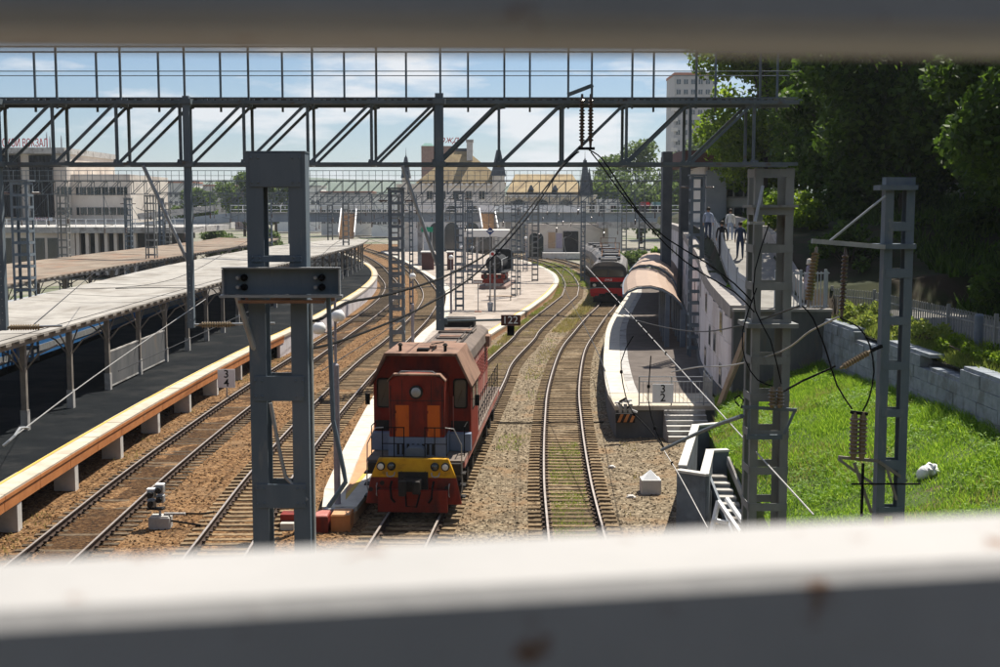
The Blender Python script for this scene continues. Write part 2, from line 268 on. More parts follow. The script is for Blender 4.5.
M = dict(
    ballast=ballast_mat(), shadedoilybed=shaded_oily_bed_mat(),
    ground=mat('yard_ground', (.16, .15, .12), (.26, .24, .20), .3, .95, bump=.3, bscale=6, c3=(.07, .10, .035), c3scale=.05),
    rail=mat('rail_steel', (.030, .019, .014), (.055, .034, .024), 6, .85, .0),
    railtop=mat('worn_rail_head', (.30, .255, .225), (.40, .36, .33), 3, .5, .6),
    sleeper=mat('concrete_sleeper', (.12, .08, .043), (.255, .185, .11), 5, .95, bump=.3, island=.25),
    oldsleeper=mat('dirty_sleeper', (.05, .035, .023), (.14, .105, .068), 4, .95, bump=.3, island=.35),
    clip=mat('rail_fastening', (.05, .035, .028), (.09, .06, .045), 9, .8, .2),
    paving=mat('platform_paving', (.30, .255, .22), (.37, .32, .28), 1.2, .9, bump=.08, bscale=30, c3=(.24, .20, .17), c3scale=.35, island=.08),
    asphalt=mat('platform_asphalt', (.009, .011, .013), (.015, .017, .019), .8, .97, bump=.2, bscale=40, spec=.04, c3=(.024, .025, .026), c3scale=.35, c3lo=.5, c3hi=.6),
    asphalt2=mat('worn_asphalt', (.085, .07, .062), (.125, .105, .093), 1.4, .92, bump=.15, bscale=60),
    white=mat('white_edge_paint', (.54, .50, .43), (.40, .36, .30), 2.2, .8, lo=.45, hi=.8, bump=.1, bscale=30),
    cream=mat('cream_edge_concrete', (.52, .47, .39), (.40, .345, .27), 1.6, .85, bump=.12, bscale=25),
    yellowline=mat('yellow_line_paint', (.60, .40, .07), (.48, .33, .10), 4, .8),
    orange=mat('orange_fascia_paint', (.50, .20, .068), (.40, .15, .05), 2, .8, bump=.15, bscale=20, c3=(.42, .27, .15), c3scale=1.6, c3lo=.62, c3hi=.74),
    peach=mat('peach_paint', (.50, .29, .16), (.42, .23, .125), 3, .85),
    concrete=mat('grey_concrete', (.34, .33, .32), (.46, .45, .43), 2.4, .92, bump=.25, bscale=22, c3=(.24, .225, .21), c3scale=.9),
    wingwall=mat('slate_grey_render', (.13, .155, .185), (.18, .205, .235), 1.6, .92, bump=.2, bscale=20, c3=(.11, .12, .135), c3scale=.9),
    paleconc=mat('pale_concrete', (.50, .48, .45), (.62, .60, .57), 2, .9, bump=.2, bscale=22),
    gantry=mat('dark_gantry_steel', (.10, .128, .148), (.15, .176, .196), 3, .7, .0, c3=(.12, .085, .06), c3scale=4.5, c3lo=.6, c3hi=.72),
    pylon=mat('bluegrey_pylon_paint', (.105, .138, .17), (.15, .18, .21), 2.5, .7, .0, bump=.08, bscale=30, stretch=(1, 1, .35), c3=(.20, .21, .215), c3scale=7, c3lo=.56, c3hi=.72),
    pylon2=mat('grey_tower_paint', (.17, .18, .178), (.235, .24, .233), 2.5, .7, .0, stretch=(1, 1, .4), c3=(.11, .09, .075), c3scale=3, c3lo=.6, c3hi=.75),
    galv=mat('galvanised_steel', (.30, .31, .32), (.42, .43, .44), 4, .5, .5),
    lilac=mat('lilac_painted_pole', (.235, .215, .245), (.30, .28, .31), 4, .6, .2),
    rust=mat('rusty_steel', (.17, .085, .045), (.28, .15, .085), 5, .85),
    black=mat('black_rubber', (.007, .007, .0075), (.012, .012, .013), 6, .85, spec=.1),
    wire=mat('wire_metal', (.035, .036, .038), None, rough=.6, metal=.3),
    wirelit=mat('sunlit_wire', (.45, .44, .42), (.32, .31, .30), 8, .5, .5),  # pale tone stands in for sunlight on wires and handrails
    insul=mat('brown_porcelain', (.16, .115, .065), (.21, .155, .09), 5, .25, spec=.6),
    insuldark=mat('dark_porcelain', (.055, .035, .03), (.09, .055, .045), 5, .25, spec=.6),
    railing=mat('railing_paint', (.33, .325, .32), (.39, .38, .375), 6, .7, bump=.05, bscale=60, c3=(.17, .08, .035), c3scale=30, c3lo=.63, c3hi=.69),
    canopyroof=mat('weathered_canopy_sheet', (.28, .265, .245), (.37, .35, .32), .8, .85, bump=.1, bscale=8, stretch=(1, .5, 1), c3=(.225, .205, .18), c3scale=.5, c3lo=.48, c3hi=.66),
    canopyroof2=mat('rusty_canopy_sheet', (.165, .128, .098), (.25, .205, .16), .7, .9, stretch=(1, .4, 1), c3=(.22, .13, .085), c3scale=.5, c3lo=.5, c3hi=.7),
    canopysteel=mat('canopy_steel', (.19, .17, .15), (.26, .235, .205), 3, .8, .1),
    brownroof=mat('brown_polycarbonate', (.30, .215, .165), (.37, .275, .215), 1.5, .6, stretch=(.4, 1, 1), bump=.05),
    bluepost=mat('blue_grey_post', (.10, .125, .165), (.135, .165, .205), 2, .6),
    locored=mat('locomotive_red', (.175, .015, .007), (.23, .024, .011), 2, .6, bump=.04, bscale=14, c3=(.045, .011, .009), c3scale=2.2, c3lo=.48, c3hi=.72, stretch=(1, 1, .35), coord='obj'),
    locoside=mat('sunlit_locomotive_red', (.34, .105, .085), (.44, .18, .15), 2.4, .6, bump=.05, c3=(.45, .30, .26), c3scale=1.3, stretch=(1, 1, .4)),  # locomotive red lightened to pink, sunlight put into the colour
    locoroof=mat('dusty_rust_roof', (.20, .115, .08), (.27, .165, .118), 2, .85, c3=(.125, .075, .055), c3scale=1.4),
    hoodroof=mat('sooty_hood_roof', (.125, .10, .087), (.185, .148, .125), 1.6, .85, c3=(.10, .085, .078), c3scale=1.1, c3lo=.5, c3hi=.75),
    locoorange=mat('orange_door_paint', (.60, .13, .012), (.48, .095, .010), 3, .6, c3=(.22, .05, .012), c3scale=3, c3lo=.55, c3hi=.75, stretch=(1, 1, .3), coord='obj'),
    locoblue=mat('blue_grey_skirt_paint', (.145, .185, .27), (.19, .225, .30), 3, .6),
    locoyellow=mat('yellow_band_paint', (.66, .36, .012), (.54, .27, .010), 3, .6, c3=(.22, .13, .02), c3scale=3, c3lo=.56, c3hi=.75, coord='obj'),
    darkmetal=mat('greasy_dark_metal', (.018, .017, .017), (.035, .031, .028), 4, .7, .3),
    glass=glass_mat('dark_window_glass'),
    lampglass=mat('lamp_lens', (.75, .72, .64), (.6, .57, .5), 8, .25),
    globe=mat('white_lamp_globe', (.86, .86, .84), None, rough=.35),
    emured=mat('train_red', (.55, .015, .02), (.45, .012, .016), 2, .35),
    emudark=mat('train_charcoal', (.045, .047, .052), (.06, .062, .068), 2, .4),
    emugrey=mat('train_grey', (.12, .115, .11), (.175, .165, .158), 1.2, .5, c3=(.22, .19, .17), c3scale=.8),
    blue=mat('carriage_blue', (.03, .13, .34), (.05, .17, .40), 2, .35),
    stone=mat('masonry_block', (.185, .21, .245), (.27, .295, .33), 3.5, .95, bump=.6, bscale=9, island=.10, c3=(.16, .17, .18), c3scale=1.2),
    endwall=mat('dark_rendered_wall', (.085, .09, .095), (.13, .13, .132), 1.2, .95, bump=.2, bscale=14, c3=(.16, .13, .10), c3scale=.9, c3lo=.55, c3hi=.7, stretch=(1, 1, .3)),
    panel=mat('lilac_wall_panel', (.55, .52, .54), (.63, .60, .61), 1.5, .85, bump=.08, bscale=18, island=.05, c3=(.46, .42, .42), c3scale=.8, stretch=(1, 1, .5)),
    cap=mat('parapet_render', (.25, .232, .222), (.33, .308, .29), 1.3, .9, bump=.15, c3=(.24, .22, .21), c3scale=.9),
    soil=mat('lawn_soil', (.045, .075, .018), (.075, .11, .028), 1.5, .95, c3=(.11, .085, .05), c3scale=.8, c3lo=.6, c3hi=.7),
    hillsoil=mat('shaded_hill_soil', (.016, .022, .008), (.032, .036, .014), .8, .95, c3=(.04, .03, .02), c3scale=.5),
    path=mat('footpath_paving', (.20, .19, .175), (.27, .258, .24), 1.5, .9, bump=.1, bscale=20),
    grass=leaf_mat('grass_blade', (.055, .165, .008), (.26, .41, .04), .5),
    dry=leaf_mat('dry_weed', (.20, .19, .055), (.36, .31, .11), .35),
    weed=leaf_mat('weed_leaf', (.10, .16, .025), (.22, .27, .05), .45),
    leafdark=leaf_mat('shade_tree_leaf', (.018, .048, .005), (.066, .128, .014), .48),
    leafmid=leaf_mat('lit_tree_leaf', (.055, .115, .008), (.17, .26, .022), .6),  # leaf colour raised to stand in for sun shining through the foliage
    leaffar=leaf_mat('far_tree_leaf', (.06, .105, .03), (.12, .18, .05), .4),
    bark=mat('bark', (.045, .036, .028), (.085, .068, .052), 6, .95, bump=.5, stretch=(1, 1, .3)),
    skin=mat('skin', (.45, .27, .19), None, rough=.6),
    hair=mat('hair', (.03, .022, .016), None, rough=.6),
    cl_black=mat('black_cloth', (.014, .015, .018), (.025, .026, .03), 8, .9),
    cl_navy=mat('navy_cloth', (.03, .045, .085), (.045, .06, .10), 8, .9),
    cl_blue=mat('pale_blue_cloth', (.28, .34, .46), (.35, .40, .52), 8, .9),
    cl_white=mat('white_cloth', (.70, .69, .68), (.6, .59, .58), 8, .9),
    cl_floral=mat('floral_cloth', (.42, .40, .46), (.24, .18, .26), 14, .9),
    cl_grey=mat('light_grey_scarf', (.55, .50, .46), None, rough=.9),
    signwhite=mat('white_sign_plate', (.86, .87, .88), (.80, .81, .82), 4, .5),
    signblack=mat('black_sign_paint', (.012, .012, .013), None, rough=.5),
    signblue=mat('blue_sign_paint', (.02, .06, .22), None, rough=.4),
    signred=mat('red_sign_paint', (.42, .025, .025), None, rough=.4),
    signgreen=mat('green_sign_paint', (.02, .28, .16), None, rough=.4),
    wood=mat('weathered_timber', (.34, .23, .145), (.44, .31, .20), 5, .9, stretch=(1, 1, .15)),
    stuccocream=mat('cream_stucco', (.72, .67, .58), (.80, .76, .67), .5, .9, c3=(.52, .47, .40), c3scale=.2),
    stuccowhite=mat('white_stucco', (.80, .78, .74), (.74, .72, .68), .5, .9),
    ochre=mat('ochre_roof_sheet', (.27, .20, .105), (.34, .26, .145), .8, .8, c3=(.21, .155, .085), c3scale=.3),
    slate=mat('dark_turret_roof', (.055, .065, .08), (.085, .095, .11), 1, .7),
    verdigris=mat('verdigris_copper', (.19, .36, .32), (.25, .42, .37), 1, .7),
    taupe=mat('taupe_brick', (.22, .155, .135), (.28, .20, .175), 1.5, .9),
    maroon=mat('maroon_cladding', (.085, .035, .032), (.11, .048, .042), 1, .7),
    greyclad=mat('blue_grey_cladding', (.30, .33, .37), (.36, .39, .43), 1, .6),
    tower=mat('highrise_panel', (.38, .37, .37), (.44, .43, .43), .3, .9),
    terracotta=mat('terracotta_trim', (.40, .17, .11), None, rough=.9),
    facade=mat('travertine_facade', (.56, .50, .44), (.64, .58, .51), .35, .9, c3=(.47, .41, .36), c3scale=.15),
    blackglass=mat('dark_curtain_wall', (.008, .009, .011), (.014, .016, .018), .5, .45, spec=.12),
    bridgesteel=mat('bridge_girder_paint', (.22, .26, .30), (.28, .32, .36), .6, .7),
    hill=mat('forested_hill', (.055, .085, .04), (.09, .115, .06), .01, .95),
    city=mat('far_block_wall', (.45, .44, .42), (.56, .54, .51), .2, .9, island=.3),
    teal=mat('teal_glass_block', (.10, .20, .21), (.15, .27, .28), .3, .35),
    vanwhite=mat('van_paint', (.62, .63, .62), (.55, .56, .55), 1, .35),
    tyre=mat('tyre_rubber', (.02, .02, .02), None, rough=.9),
    bag=mat('white_plastic_bag', (.80, .80, .80), (.70, .70, .70), 9, .5, bump=.5, bscale=30),
)
for k, m_ in M.items():
    if '_' in m_: del m_['_']

# ------------------------------------------------------------------ the ground
def vnoise(x, y, f, seed=0):
    """cheap smooth value noise on arrays"""
    r = np.random.RandomState(seed).rand(64, 64); x = np.asarray(x) * f; y = np.asarray(y) * f
    xi = np.floor(x).astype(int); yi = np.floor(y).astype(int); tx = x - xi; ty = y - yi
    tx = tx*tx*(3-2*tx); ty = ty*ty*(3-2*ty); g = lambda a, b: r[a % 64, b % 64]
    return (g(xi, yi)*(1-tx)+g(xi+1, yi)*tx)*(1-ty) + (g(xi, yi+1)*(1-tx)+g(xi+1, yi+1)*tx)*ty
def bed_z(x, y):
    return -.262 + (vnoise(x, y, 1.7, 1)-.5)*.045 + (vnoise(x, y, .45, 2)-.5)*.04 + .30*np.exp(-((x-7.6)**2+(y-47.6)**2)/5.)
def grid_obj(name, xs, ys, fz, m, keep=None):
    X, Y = np.meshgrid(xs, ys); Z = fz(X, Y); nx = len(xs)
    v = np.stack([X, Y, Z], -1).reshape(-1, 3); f = []
    for j in range(len(ys)-1):
        for i in range(nx-1):
            if keep and not keep(.5*(xs[i]+xs[i+1]), .5*(ys[j]+ys[j+1])): continue
            f.append((j*nx+i, j*nx+i+1, (j+1)*nx+i+1, (j+1)*nx+i))
    me = bpy.data.meshes.new(name); me.from_pydata([tuple(p) for p in v], [], f); me.materials.append(m)
    me.polygons.foreach_set('use_smooth', [True]*len(f)); o = bpy.data.objects.new(name, me); COL.objects.link(o); return struct(o)
o = MB().add([(-6000, -60, -.42), (6000, -60, -.42), (6000, 9000, -.42), (-6000, 9000, -.42)], [(0, 1, 2, 3)]).build('ground', M['ground']); struct(o)
grid_obj('track_bed', np.concatenate([np.arange(-40, -18, 2), np.arange(-18, 12.1, .4)]), np.concatenate([np.arange(-6, 28, 3), np.arange(28, 75, .5), np.arange(75, 130, 1.5), np.arange(130, 330, 6)]), bed_z, M['ballast'])

# ------------------------------------------------------------------ railway tracks
LA = catmull([(-11.0, 0), (-11.6, 20), (-12.1, 33), (-12.45, 45), (-12.5, 60), (-12.2, 77), (-11.75, 95), (-11.45, 112), (-11.7, 131), (-13.0, 150), (-15.9, 172), (-20.5, 205), (-26.5, 240), (-36, 290)])
LB = catmull([(-7.0, 0), (-7.3, 20), (-7.63, 33), (-8.0, 44), (-8.05, 58), (-7.8, 75), (-7.25, 88), (-6.8, 108), (-7.2, 130), (-9.1, 152), (-12.9, 185), (-18, 220), (-24, 252), (-32, 290)])
LC = catmull([(-5.0, 0), (-3.85, 18), (-2.68, 36), (-1.72, 50), (-.6, 66), (.0, 75), (1.6, 88), (2.55, 97), (6.7, 127), (7.6, 135), (8.9, 156), (9.15, 186), (7.9, 210), (4, 238), (-3, 270)])
LD = catmull([(1.9, 0), (2.0, 20), (2.2, 36.4), (2.35, 43.6), (2.76, 54), (3.36, 65), (4.73, 81), (6.4, 93.5), (8.2, 106), (10.5, 121), (12.6, 140), (13.6, 165), (13.2, 190), (11, 220), (6, 250)])
LE = catmull([(-26.0, 0), (-26.6, 40), (-27.3, 70), (-28.3, 100), (-29, 140), (-30, 180), (-37, 230)])
RAILP = [(-.075, -.18), (.075, -.18), (.075, -.165), (.012, -.15), (.012, -.05), (.036, -.042), (.036, 0), (-.036, 0), (-.036, -.042), (-.012, -.05), (-.012, -.15), (-.075, -.165)]
def sleeper_mesh(name, m):
    b = MB(); xs = [-1.35, -1.05, -.5, .5, 1.05, 1.35]; zt = [-.19, -.182, -.212, -.212, -.182, -.19]
    v = []; 
    for x, z in zip(xs, zt): v += [(x, -.15, -.36), (x, .15, -.36), (x, .105, z), (x, -.105, z)]
    f = [(0, 1, 2, 3), (23, 22, 21, 20)]
    for i in range(5):
        for k in range(4): f.append((i*4+k, i*4+(k+1) % 4, (i+1)*4+(k+1) % 4, (i+1)*4+k))
    b.add(v, f); o = b.build(name, m); me = o.data; bpy.data.objects.remove(o); return me
SLM = {k: sleeper_mesh('sleeper', M[k]) for k in ('sleeper', 'oldsleeper')}
def make_track(line, label, y0, y1, smat, nearto=104., step=.543, ycount=31.):
    p = line[min(range(len(line)), key=lambda i: abs(line[i][1]-y0))]
    t = thing('railway_track', label, 'railway track', (p[0], p[1], 0), group='railway tracks of the yard'); L0 = wloc(t)
    ln = clip(line, y0, y1)
    for s_ in (-1, 1):
        r = MB().sweep(ln, [(o_ + s_*.796, z) for o_, z in RAILP]).build('rail', M['rail'], t)
        MB().sweep(ln, [(s_*.796-.031, .003), (s_*.796+.031, .003), (s_*.796+.031, .0), (s_*.796-.031, .0)]).build('running_surface', M['railtop'], r)
    MB().sweep(ln, [(-1.28, -.30), (-1.12, -.256), (1.12, -.256), (1.28, -.30)], closed=False).build('shaded_oily_ballast', M['shadedoilybed'], t)['kind'] = 'stuff'  # dark strip paints in the shade between sleepers, along with oil
    far = MB(); cl = MB()
    for (x, y, z, a) in along(ln, step, y0, y1):
        a += rnd.uniform(-.012, .012); y += rnd.uniform(-.03, .03)
        if ycount <= y < nearto:
            share(SLM[smat], 'sleeper', t, (x-L0.x, y-L0.y, rnd.uniform(-.012, .012)-(.045 if smat == 'oldsleeper' else .015)), a)
            ca, sa = math.cos(a), math.sin(a)
            for q in (-.796, .796):
                for d in (-.10, .10): cl.cbox((x+(q+d)*ca, y+(q+d)*sa, -.15), (.09, .13, .06), a)
        elif y >= nearto or y < ycount:
            far.cbox((x, y, -.26), (2.7, .24, .15), a)
    far.build('far_sleepers', M[smat], t)['kind'] = 'stuff'; cl.build('rail_fastenings', M['clip'], t)['kind'] = 'stuff'
    return t
make_track(LA, 'railway track with dirty sleepers running along the high platform with orange edge', 6, 288, 'oldsleeper')
make_track(LB, 'railway track beside the white edge of the middle platform, curving off behind the lattice pylon', 6, 288, 'sleeper')
make_track(LC, 'railway track that the red diesel locomotive stands on', 6, 268, 'sleeper')
make_track(LD, 'railway track with pale sleepers leading to the red electric train', 6, 248, 'sleeper')
make_track(LE, 'railway track under the blue carriages behind the platform canopy', 30, 228, 'oldsleeper', nearto=31.)

# loose stones and weeds lying on the bed
def scatter_stones():
    n = 26000; y = 31 + 75*nrs.rand(n)**1.7; x = -17 + 26*nrs.rand(n); z = bed_z(x, y)
    for ln in (LA, LB, LC, LD):
        xs = np.interp(y, [p[1] for p in ln], [p[0] for p in ln]); k = np.abs(x-xs) > (.9 if ln is not LA else .5)
        x, y, z = x[k], y[k], z[k]
    n = len(x); s_ = nrs.uniform(.025, .062, n)
    base = np.array([(1, 0, 0), (0, 1, 0), (-1, 0, 0), (0, -1, 0), (0, 0, 1), (0, 0, -1)], float)
    tri = [(0, 1, 4), (1, 2, 4), (2, 3, 4), (3, 0, 4), (1, 0, 5), (2, 1, 5), (3, 2, 5), (0, 3, 5)]
    an = nrs.rand(n)*6.28; B = base[None]*(s_[:, None, None]*nrs.uniform(.6, 1.2, (n, 6, 1)))*np.array([1, 1, .7])
    c, s2 = np.cos(an)[:, None], np.sin(an)[:, None]
    P_ = np.stack([B[..., 0]*c - B[..., 1]*s2 + x[:, None], B[..., 0]*s2 + B[..., 1]*c + y[:, None], B[..., 2] + z[:, None] + .012], -1)
    V = P_[:, np.array(tri)].reshape(-1, 3); o = mesh_np('gravel', V, 3, M['ballast']); tag(o, 'loose ballast stones strewn over the track bed', 'gravel', kind='stuff')
scatter_stones()
def blades(x, y, z, h, wd, lean, per=1):
    n = len(x); a = nrs.rand(n)*6.283; wx, wy = np.cos(a)*wd, np.sin(a)*wd; b = nrs.rand(n)*6.283; l = lean*nrs.rand(n)*h
    P0 = np.stack([x-wx, y-wy, z], -1); P1 = np.stack([x+wx, y+wy, z], -1)
    P2 = np.stack([x+np.cos(b)*l+wx*.25, y+np.sin(b)*l+wy*.25, z+h], -1)
    return np.stack([P0, P1, P2], 1).reshape(-1, 3)
def weeds():
    V = []; W = []
    def patch(line, off, spread, y0, y1, n, dens=.5, hh=(.06, .2), store=None, seed=5):
        y = y0 + (y1-y0)*nrs.rand(n); xs = np.interp(y, [p[1] for p in line], [p[0] for p in line]) + off + spread*(nrs.rand(n)-.5)
        k = vnoise(xs, y, .55, seed) > dens; xs, y = xs[k], y[k]; h = nrs.uniform(*hh, len(y))
        store.append(blades(xs, y, bed_z(xs, y)-.01, h, .014+.00016*y, .8))
    patch(LD, 0, 1.2, 31, 50, 9000, .36, (.035, .085), W, 3)
    patch(LC, 2.6, 1.6, 60, 150, 4000, .56, (.06, .16), V, 4); patch(LC, 2.4, 1.8, 60, 150, 1500, .66, (.08, .2), W, 9)
    patch(LC, -1.4, .7, 74, 150, 5000, .35, (.1, .25), V, 6); patch(LC, -1.4, .7, 74, 150, 4000, .45, (.1, .25), W, 8)
    patch(LC, 2.3, 1.4, 36, 52, 900, .6, (.06, .2), W, 5); patch(LA, -1.8, 1.0, 31, 90, 1800, .62, (.06, .16), V, 5)
    patch(LD, -2.0, 1.4, 95, 150, 5000, .3, (.1, .3), V, 7); patch(LD, 2.3, 1.2, 31, 50, 900, .62, (.05, .12), V, 2)
    patch(LC, 0, 1.2, 60, 150, 4500, .45, (.05, .12), V, 12); patch(LC, 0, 4, 150, 215, 9000, .3, (.15, .3), W, 13)
    tag(mesh_np('dry_weeds', np.concatenate(V), 3, M['dry']), 'dry yellow weeds growing between the tracks', 'weeds', kind='stuff')
    tag(mesh_np('green_weeds', np.concatenate(W), 3, M['weed']), 'low green weeds growing among the sleepers', 'weeds', kind='stuff')
weeds()

# ------------------------------------------------------------------ platforms
def ylist(y0, y1, step):
    n = max(1, int(round((y1-y0)/step))); return [y0 + (y1-y0)*i/n for i in range(n+1)]
def strip(lf, rf, ys, z0, z1, b=None):
    """solid slab between two x(y) functions"""
    b = b or MB(); v = []; f = []
    for y in ys: l, r = lf(y), rf(y); v += [(l, y, z0), (r, y, z0), (r, y, z1), (l, y, z1)]
    for i in range(len(ys)-1):
        for k in range(4): f.append((i*4+k, i*4+(k+1) % 4, (i+1)*4+(k+1) % 4, (i+1)*4+k))
    f += [(0, 1, 2, 3), tuple(len(v)-1-k for k in range(4))]
    return b.add(v, f)
def fn(line): return lambda y: x_at(line, y)
# high platform on the left
P1R = catmull([(-13.0, 0), (-13.6, 20), (-14.15, 36), (-14.4, 48), (-14.42, 60), (-14.1, 75), (-13.55, 88), (-13.35, 105), (-13.6, 130), (-14.9, 152), (-17.9, 175), (-23.2, 203), (-31, 238)])
P1L = catmull([(-23.6, 0), (-23.8, 40), (-24.4, 66), (-26, 90), (-26.9, 110), (-27.4, 137), (-27.6, 165), (-30, 190), (-37, 238)])
r1, l1 = fn(P1R), fn(P1L)
p1 = thing('railway_platform', 'high dark platform with orange painted edge standing on concrete pillars', 'platform', (-18, 40, -.26)); z = 1.1
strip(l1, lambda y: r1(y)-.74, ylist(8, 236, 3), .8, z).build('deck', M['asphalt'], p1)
for a, b_ in zip(ylist(8, 236, 3), ylist(8, 236, 3)[1:]):
    dz = rnd.uniform(-.008, .008)
    strip(lambda y: r1(y)-.72, lambda y: r1(y)+.0, [a+.012, b_-.012], .93, z+.015+dz).build('edge_slab', M['cream'], p1)
    if a < 80: strip(lambda y: r1(y)-.17, lambda y: r1(y)-.015, [a+.02, b_-.02], .60, .927).build('fascia_board', M['orange'], p1)
    if a < 80: strip(lambda y: r1(y)-.0, lambda y: r1(y)+.012, [a+.014, b_-.014], .945, 1.05).build('edge_facing', M['orange'], p1)
strip(lambda y: r1(y)-.68, lambda y: r1(y)-.58, ylist(8, 200, 3), z+.016, z+.028).build('yellow_line', M['yellowline'], p1)
strip(lambda y: l1(y)+.1, lambda y: r1(y)-1.6, ylist(8, 236, 4), -.4, .79).build('substructure', M['endwall'], p1)
for y in [14.6+5.4*i for i in range(12)]:
    q = MB().box(r1(y)-.75, r1(y)-.03, y-.17, y+.17, -.4, .598).build('pillar', M['paleconc'], p1)
for a, b_ in zip(ylist(79, 200, 2.5), ylist(79, 200, 2.5)[1:]):
    strip(lambda y: r1(y)-.25, lambda y: r1(y)-.05, [a+.01, b_-.01], -.4, .92).build('wall_panel', M['panel'], p1)
# low middle platform
P2L = catmull([(-5.05, 36.9), (-5.6, 38.4), (-6.02, 53), (-6.1, 66), (-5.85, 87), (-5.14, 101.6), (-5.18, 117.5), (-6.2, 139), (-8.6, 159), (-14.6, 201), (-20.2, 235), (-25, 262)])
P2R = catmull([(-4.5, 35.4), (-4.33, 37.4), (-3.5, 50), (-2.5, 66), (-1.16, 84.7), (1.0, 100), (4.75, 127), (6.9, 148.5), (7.5, 161), (7.45, 176), (6.0, 198), (2.2, 225), (-9, 262)])
l2, r2 = fn(P2L), fn(P2R)
p2 = thing('railway_platform', 'low pinkish platform with white edges between the tracks, left of the red locomotive', 'platform', (-5, 40, -.26)); z = .2
strip(lambda y: l2(y)+.06, lambda y: r2(y)-.06, ylist(37, 262, 3), -.4, z-.004).build('base', M['concrete'], p2)
strip(lambda y: l2(y)+.72, lambda y: r2(y)-.66, ylist(37.4, 66, 2), z-.003, z+.004).build('painted_strip', M['peach'], p2)
for a, b_ in zip(ylist(66, 262, 4), ylist(66, 262, 4)[1:]):
    for k in range(4):
        lf = lambda y, k=k: l2(y)+.74 + (r2(y)-l2(y)-1.42)*k/4 + .012; rf = lambda y, k=k: l2(y)+.74 + (r2(y)-l2(y)-1.42)*(k+1)/4 - .012
        strip(lf, rf, [a+.012, b_-.012], z-.02, z+rnd.uniform(.002, .009)).build('paving_slab', M['paving'], p2)
for a, b_ in zip(ylist(37.2, 240, 2.4), ylist(37.2, 240, 2.4)[1:]):
    strip(l2, lambda y: l2(y)+.7, [a+.01, b_-.01], z-.12, z+.02+rnd.uniform(-.006, .006)).build('edge_slab', M['white'], p2)
    strip(lambda y: r2(y)-.5, r2, [a+.01, b_-.01], z-.12, z+.02+rnd.uniform(-.006, .006)).build('edge_slab', M['white'], p2)
strip(lambda y: r2(y)-.65, lambda y: r2(y)-.52, ylist(37.2, 150, 3), z, z+.012).build('yellow_line', M['yellowline'], p2)
strip(lambda y: r2(y)-.1, lambda y: r2(y)-.02, ylist(37, 240, 3), -.4, z-.125).build('fascia', M['peach'], p2)
blk = thing('painted_block', 'orange painted concrete block at the tip of the low platform', 'concrete block', (-4.75, 36.6, -.26))
MB().box(-5.0, -4.42, 36.15, 37.0, -.4, .205).build('block', M['orange'], blk, bevel=.02); MB().box(-4.97, -4.45, 36.18, 36.97, .206, .225).build('top', M['peach'], blk)
blk = thing('painted_block', 'dark red painted block beside the orange block behind the near pylon', 'concrete block', (-5.3, 36.3, -.26))
MB().box(-5.5, -5.06, 36.0, 36.8, -.4, .2).build('block', M['locored'], blk, bevel=.02); MB().box(-5.47, -5.09, 36.03, 36.77, .201, .22).build('top', M['locoside'], blk)
blk = thing('painted_block', 'small red and white painted block seen through the near pylon', 'concrete block', (-6.3, 36.5, -.26))
MB().box(-6.55, -6.05, 36.5, 37.0, -.4, .15).build('block', M['locored'], blk, bevel=.02); MB().box(-6.5, -6.1, 36.2, 36.49, -.4, -.05).build('step', M['white'], blk)
# right platform
WL = catmull([(9.35, 50, 5.3), (9.6, 56, 5.75), (10.1, 62, 6.2), (11.2, 70, 6.5), (12.9, 84, 6.8), (14.8, 100, 7.1), (17.4, 122, 7.4), (19.2, 150, 7.6)])
P3L = catmull([(4.72, 51), (4.82, 56), (5.35, 64), (5.85, 70), (7.09, 83), (8.35, 93), (10.1, 105), (12.4, 121), (14.6, 142)])
l3, r3 = fn(P3L), lambda y: x_at(WL, y)-.12
p3 = thing('railway_platform', 'high platform with white edge and steps at its near end, below the arched canopy', 'platform', (7, 51, -.26)); z = 1.1
strip(lambda y: l3(y)+1.35, r3, ylist(54.6, 140, 3), .9, z).build('deck', M['asphalt2'], p3)
strip(lambda y: l3(y)+.93, lambda y: l3(y)+1.34, ylist(54.6, 140, 3), .9, z+.004).build('tactile_strip', M['concrete'], p3)
for a, b_ in zip(ylist(54.6, 138, 2.4), ylist(54.6, 138, 2.4)[1:]):
    strip(l3, lambda y: l3(y)+.92, [a+.008, b_-.008], .92, z+.012+rnd.uniform(-.005, .005)).build('edge_slab', M['white'], p3)
for i in range(3):
    for j in range(2):
        a = 4.74 + i*1.55
        strip(lambda y: a+.01, lambda y: min(a+1.54, 9.2), [51.0+j*1.78+.01, 51.0+(j+1)*1.78-.01], .92, z+.01+rnd.uniform(-.004, .004)).build('end_slab', M['cream'], p3)
strip(lambda y: l3(y)+.08, lambda y: r3(y), ylist(51.12, 138, 3), -.4, .915).build('base_wall', M['endwall'], p3)
for i in range(6):
    MB().box(6.75, 8.45, 51.12-.30*(i+1), 51.1-.30*i+.01, -.4, 1.1-.165*(i+1)).build('step', M['concrete'], p3)
    MB().box(6.75, 8.45, 51.12-.30*(i+1)+.002, 51.12-.30*i-.06, 1.1-.165*(i+1)+.001, 1.1-.165*(i+1)+.012).build('tread', M['paleconc'], p3)
tv = thing('hazard_striped_buffer', 'black and orange striped corner guard under the platform end', 'corner guard', (4.9, 50.8, 0))
MB().box(4.75, 5.55, 50.75, 50.98, .45, .82).build('board', M['signblack'], tv)
for i in range(3): MB().prism([(4.82+i*.25, .47), (4.94+i*.25, .47), (5.08+i*.25, .80), (4.96+i*.25, .80)], 50.735, 50.748).build('stripe', M['orange'], tv)
